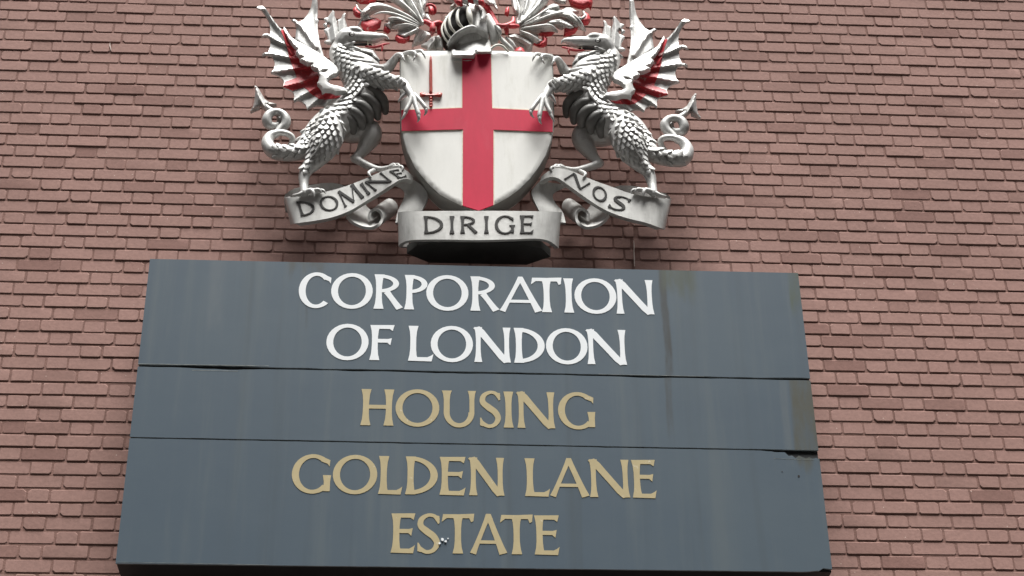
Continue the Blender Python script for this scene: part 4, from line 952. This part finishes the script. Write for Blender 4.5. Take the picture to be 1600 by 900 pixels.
# left spray
leaf([(658, 38), (645, 28), (632, 20), (618, 12), (604, 6.5), (590, 4), (578, 5.5), (572, 11), (565, 17), (562, 20), (565, 27), (562, 34), (558, 41), (566, 34), (578, 31), (588, 28.5), (578, 27), (577, 22), (583, 18), (592, 16.5), (604, 19), (618, 24), (634, 31), (650, 38)],
     [[(657, 37), (632, 23), (606, 11), (585, 9), (570, 18)]], [[(650, 36), (625, 22), (606, 14), (585, 13), (572, 22), (566, 32)]], .235, (572, 22, .03, 16), 'silver acanthus spray with a red curl, far left of the helmet',
     [rl([(565, 33), (575, 31), (588, 28), (596, 32), (594, 40), (585, 46), (574, 48), (567, 42), (564, 37)], .25), rl([(551.5, 14), (557, 8), (559, 15), (564, 19), (562.5, 25), (556, 23.5), (552, 19)], .25)])
one('red_lining', [tube([(557, 8.5, .285, 1.6), (559.5, 14, .29, 1.8), (565, 19, .285, 1.6)], seg=8)], LEAFM, arms, None, 60)
leaf([(655, 40), (640, 33), (624, 25), (612, 25.5), (606, 28), (608, 33), (605, 36), (600, 37), (606, 41), (611, 46), (612, 40), (620, 37.5), (634, 36), (648, 40)], [[(654, 39), (635, 31), (615, 29)]], [[(648, 38.5), (630, 33), (612, 34)]], .235, (608, 34, .02, 10), 'short silver acanthus spray left of the helmet',
     [rl([(601, 38), (606, 41), (611, 46), (606, 50), (599, 46)], .225)])
leaf([(654, 42), (640, 38), (627, 36), (616, 38), (612, 42), (620, 44), (624, 50), (620, 54), (625, 57), (632, 57), (642, 53), (650, 49), (655, 45)], [[(653, 43), (635, 40), (618, 40)], [(653, 45), (640, 51), (630, 56)]], [[(648, 44), (634, 46), (626, 47)]], .24, None, 'low silver acanthus spray with a red curl left of the helmet',
     [rl([(617, 58), (620, 53), (625, 56), (632, 57.5), (641, 54), (640, 60), (632, 65), (622, 64)], .25)])
leaf([(660, 37), (648, 26), (634, 15), (620, 5), (608, -2), (598, -4), (602, -14), (618, -16), (632, -14), (642, 0), (652, 14), (660, 27), (664, 34)], [[(660, 36), (640, 16), (620, -6)], [(661, 34), (648, 12), (634, -10)]], [[(658, 33), (640, 12), (625, -8)], [(640, 17), (620, 6), (606, -2)]], .255, None, 'upright silver acanthus spray rising left of the helmet')
leaf([(662, 34), (655, 20), (645, 2), (637, -14), (652, -18), (668, -14), (670, -2), (667, 7), (664, 16), (665, 26)], [[(662, 33), (655, 8), (650, -14)], [(663, 28), (661, 10), (667, -8)]], [[(660, 28), (652, 8), (645, -10)], [(662, 20), (657, 2)]], .25, (668, 10, .02, 10), 'narrow silver acanthus spray next to the red curl left of the helmet',
     [tube([(666, 9, .28, 2), (673, 7, .285, 2), (679, 11, .28, 2.2), (680, 18, .27, 2.2), (678, 22, .26, 1.6)], seg=8), rl([(669, 10), (676, 10), (678, 16), (676, 21), (670, 18)], .235, .012)])
leaf([(655, 44), (663, 48), (671, 51), (674, 55), (668, 59), (661, 65), (652, 68), (644, 70.5), (646, 62), (649, 54)], [[(655, 46), (652, 56), (645, 70)]], [[(662, 51), (656, 62)]], .225, None, 'dark drooping silver leaf below the left spray')
leaf([(658, 70), (667, 65), (673, 59), (679, 56), (686, 55), (691, 62), (693, 76), (684, 76.5), (678, 79), (668, 80), (667, 74)], [[(684, 56), (674, 68), (667, 79)], [(686, 58), (690, 76)]], [[(681, 60), (680, 76)]], .245, None, 'silver leaf hanging between the left spray and the helmet')
one('mantling_tie', [tube([(661, 33, .29, 3), (668, 35, .30, 4), (675, 39, .305, 4.5), (684, 36, .30, 4.5), (691, 38, .29, 4)], seg=10), tube([(676, 38, .31, 4), (676, 46, .31, 5), (675, 53, .30, 3)], seg=10), tube([(687, 38, .29, 4.5), (687, 47, .28, 5), (688, 55, .27, 4)], seg=10)], REDW, None, 'red cloth tie left of the helmet', 60)
one('mantling_leaf', [tube([(667, 24, .28, 2.5), (669, 29, .285, 3), (672, 33, .285, 2.5)], seg=10)], LEAFM, None, 'small cream bud on the left tie', 60)
# right spray
leaf([(808, 38), (806, 31), (809, 23), (803, 17), (801, 10), (799, 0), (797, -14), (830, -18), (862, -12), (856, 2), (845, 14), (833, 25), (820, 35)], [[(809, 37), (818, 14), (822, -12)], [(810, 38), (832, 18), (850, -6)]], [[(811, 33), (812, 10), (806, -6)], [(826, 24), (838, 6), (846, -8)]], .255, (806, 16, .02, 9), 'upright silver acanthus spray rising right of the helmet',
     [rl([(788.5, 20), (790, 13), (795, 10), (796, 18), (794, 23)], .26, .02)])
leaf([(811, 41), (826, 31), (838, 24), (847, 17), (856, 9), (866, 5), (873, 8), (876, 16), (884, 12), (893, 12), (905, 18), (896, 19), (905, 28), (909, 36), (916, 46.5), (906, 43), (897, 42), (892, 36), (880, 30), (866, 29), (850, 34), (830, 40)],
     [[(812, 40), (840, 29), (866, 20), (888, 22), (908, 38)], [(848, 22), (862, 10), (872, 8)]], [[(826, 37), (850, 27), (872, 24), (892, 30), (906, 42)], [(855, 15), (866, 12), (872, 16)]], .24, (890, 22, .03, 16), 'silver acanthus spray with a red ball curl, far right of the helmet',
     [rl([(904, 28), (912, 24), (915, 19), (920, 22), (923, 30), (919, 36), (911, 37), (906, 33)], .26, .04), rl([(882, 41), (892, 41), (903, 43), (899, 49), (890, 53), (881, 54)], .245, .03)])
one('mantling_leaf', [tube([(905, 28, .29, 2), (910, 28.5, .295, 2.2), (914, 24, .295, 2), (911.5, 18.5, .29, 1.6)], seg=8)], LEAFM, None, 'thin silver curl over the red ball on the right', 60)
leaf([(853, 36), (862, 31), (874, 30), (886, 32), (893, 38), (897, 43), (890, 42), (882, 41), (878, 44), (873, 42), (868, 38)], [[(856, 35), (874, 33), (892, 40)]], [[(864, 36), (878, 39)]], .262, None, 'small overlapping silver leaf on the right spray')
leaf([(811, 43), (826, 41), (842, 38), (856, 36), (865, 38.5), (872, 48.5), (864, 46), (850, 47.5), (836, 50), (820, 49), (814, 48)], [[(813, 44), (840, 41), (862, 40), (871, 47)]], [[(820, 47), (846, 46)]], .25, None, 'long silver leaf reaching right above the dragon head',
     [rl([(842, 50), (856, 47), (868, 47), (862, 53), (848, 55)], .225, .015)])
leaf([(811, 46), (818, 49), (830, 51), (840, 55), (842, 60), (847, 62), (850, 58), (849, 64), (840, 67), (830, 65), (820, 58), (813, 52)], [[(813, 48), (828, 55), (844, 64)]], [[(818, 54), (832, 60)]], .24, None, 'low silver leaf with a red curl right of the helmet',
     [rl([(834, 67), (842, 66.5), (848, 62), (847, 56), (851, 55), (855.5, 60), (855, 67), (850, 71), (842, 71)], .25, .035)])
leaf([(794, 56), (804, 53), (814, 56), (824, 61), (832, 66), (832, 76), (824, 79), (816, 74), (806, 68), (798, 62)], [[(796, 56), (814, 60), (830, 70)]], [[(804, 60), (818, 70)]], .225, None, 'dark drooping silver leaf below the right spray')
one('mantling_leaf', [tube([(780, 57, .30, 3), (788, 66, .30, 4), (797, 75, .295, 4), (801, 79, .29, 3)], seg=10), tube([(791, 59, .29, 2.5), (799, 66, .29, 3.4), (804, 74, .285, 3)], seg=10)], LEAFM, None, 'two pale straps running down from the right side of the helmet', 60)
one('red_tip', [rl([(803, 80), (807, 75.5), (812, 73), (817, 75), (821, 81), (820, 83), (803, 82)], .28, .03)], REDW, arms)
one('mantling_tie', [tube([(750, -1, .30, 4.5), (759, 9, .30, 4.6), (766, 20, .30, 4.6), (771, 30, .30, 4.6), (777, 40, .31, 4)], seg=10), tube([(777, 40, .335, 4), (785, 41, .33, 4), (793, 40, .32, 4.5), (801, 36, .31, 4.5), (802, 28, .30, 2.5)], seg=10), tube([(797, 41, .32, 4), (804, 41, .315, 4), (809, 41, .305, 3)], seg=10), tube([(791, 45, .315, 4), (792, 51, .305, 3.4)], seg=10)], REDW, None, 'red cloth tie right of the helmet', 60)
one('mantling_leaf', [tube([(763, 26, .32, 5), (768, 40, .31, 8), (773, 52, .30, 9), (772, 66, .29, 6)], seg=12), tube([(775, 40, .335, 3), (780, 47, .335, 3.5), (781, 53, .325, 3)], seg=10)], LEAFM, None, 'grey cloth fold along the right side of the helmet', 60)
one('red_lining', [rl([(887, -6), (892, 6), (900, 10), (912, 12), (920, 8), (923.5, 13.5), (926, 4), (925, -6)], .25, .03)], REDW, arms)
one('red_lining', [rl([(556, -4), (562, 3), (574, 3.5), (586, 1), (590, -6)], .22, .02)], REDW, arms)
leaf([(862, -4), (872, 3), (884, 4), (888, -6), (876, -12)], [[(864, -4), (884, 2)]], [], .235, None, 'silver leaf tip at the top edge right of the helmet')
# wreath and lower edge of the crest wing above the helmet
for k, (x, y) in enumerate(((716, 3), (725, 0.5), (734, -.5), (743, 1), (751, 3))):
    one('wreath_twist', [tube([(x-5, y-6, .36, 3), (x, y, .385, 5), (x+5, y+4.5, .375, 3)], seg=10)], REDW if k % 2 == 0 else LEAFM, None, None, 60)
leaf([(752, -20), (748, -4), (753, 3), (762, 5.5), (771, 6.5), (778, 14.5), (775, 6), (773.5, -2), (780, -20)], [[(752, -8), (764, 2), (777, 13)]], [], .30, None, 'silver wing tip of the topmost crest figure above the helmet')
one('crest_rock', [blob(706, -3, .33, 11, 6, 9)], LEAFM, None, 'dark rounded base at the top edge above the helmet', 60)

# raised ribs of the acanthus sprays
for side, L in (('left', [[(657, 38), (640, 26), (618, 15), (598, 9), (580, 11), (569, 20)], [(656, 39), (636, 29), (614, 21), (596, 19.5), (584, 23)], [(654, 40.5), (636, 34), (620, 28.5), (608, 29)], [(653, 42), (636, 38), (620, 39.5)], [(654, 44), (643, 50), (632, 55.5)], [(660, 36), (644, 18), (626, 2), (610, -8)], [(661, 35), (650, 14), (638, -8)], [(663, 33), (658, 10), (654, -10)]]),
                ('right', [[(809, 37), (812, 18), (808, 0)], [(810, 37), (820, 16), (826, -8)], [(811, 38), (830, 20), (846, 0)], [(812, 40), (836, 27), (856, 14), (870, 10)], [(812, 41), (842, 30), (868, 21), (888, 20), (904, 30), (912, 42)], [(858, 34), (874, 32), (890, 38)], [(813, 44), (838, 41), (858, 39), (869, 45)], [(813, 48), (828, 54), (842, 62)]])):
    for v in L:
        n = len(v); one('leaf_rib', [tube([(x, y, .285+.012*math.sin(math.pi*i/(n-1)), (1.7 if 0 < i < n-1 else .8)) for i, (x, y) in enumerate(v)], seg=8, dr=1.2)], LEAFM, None, None, 60)
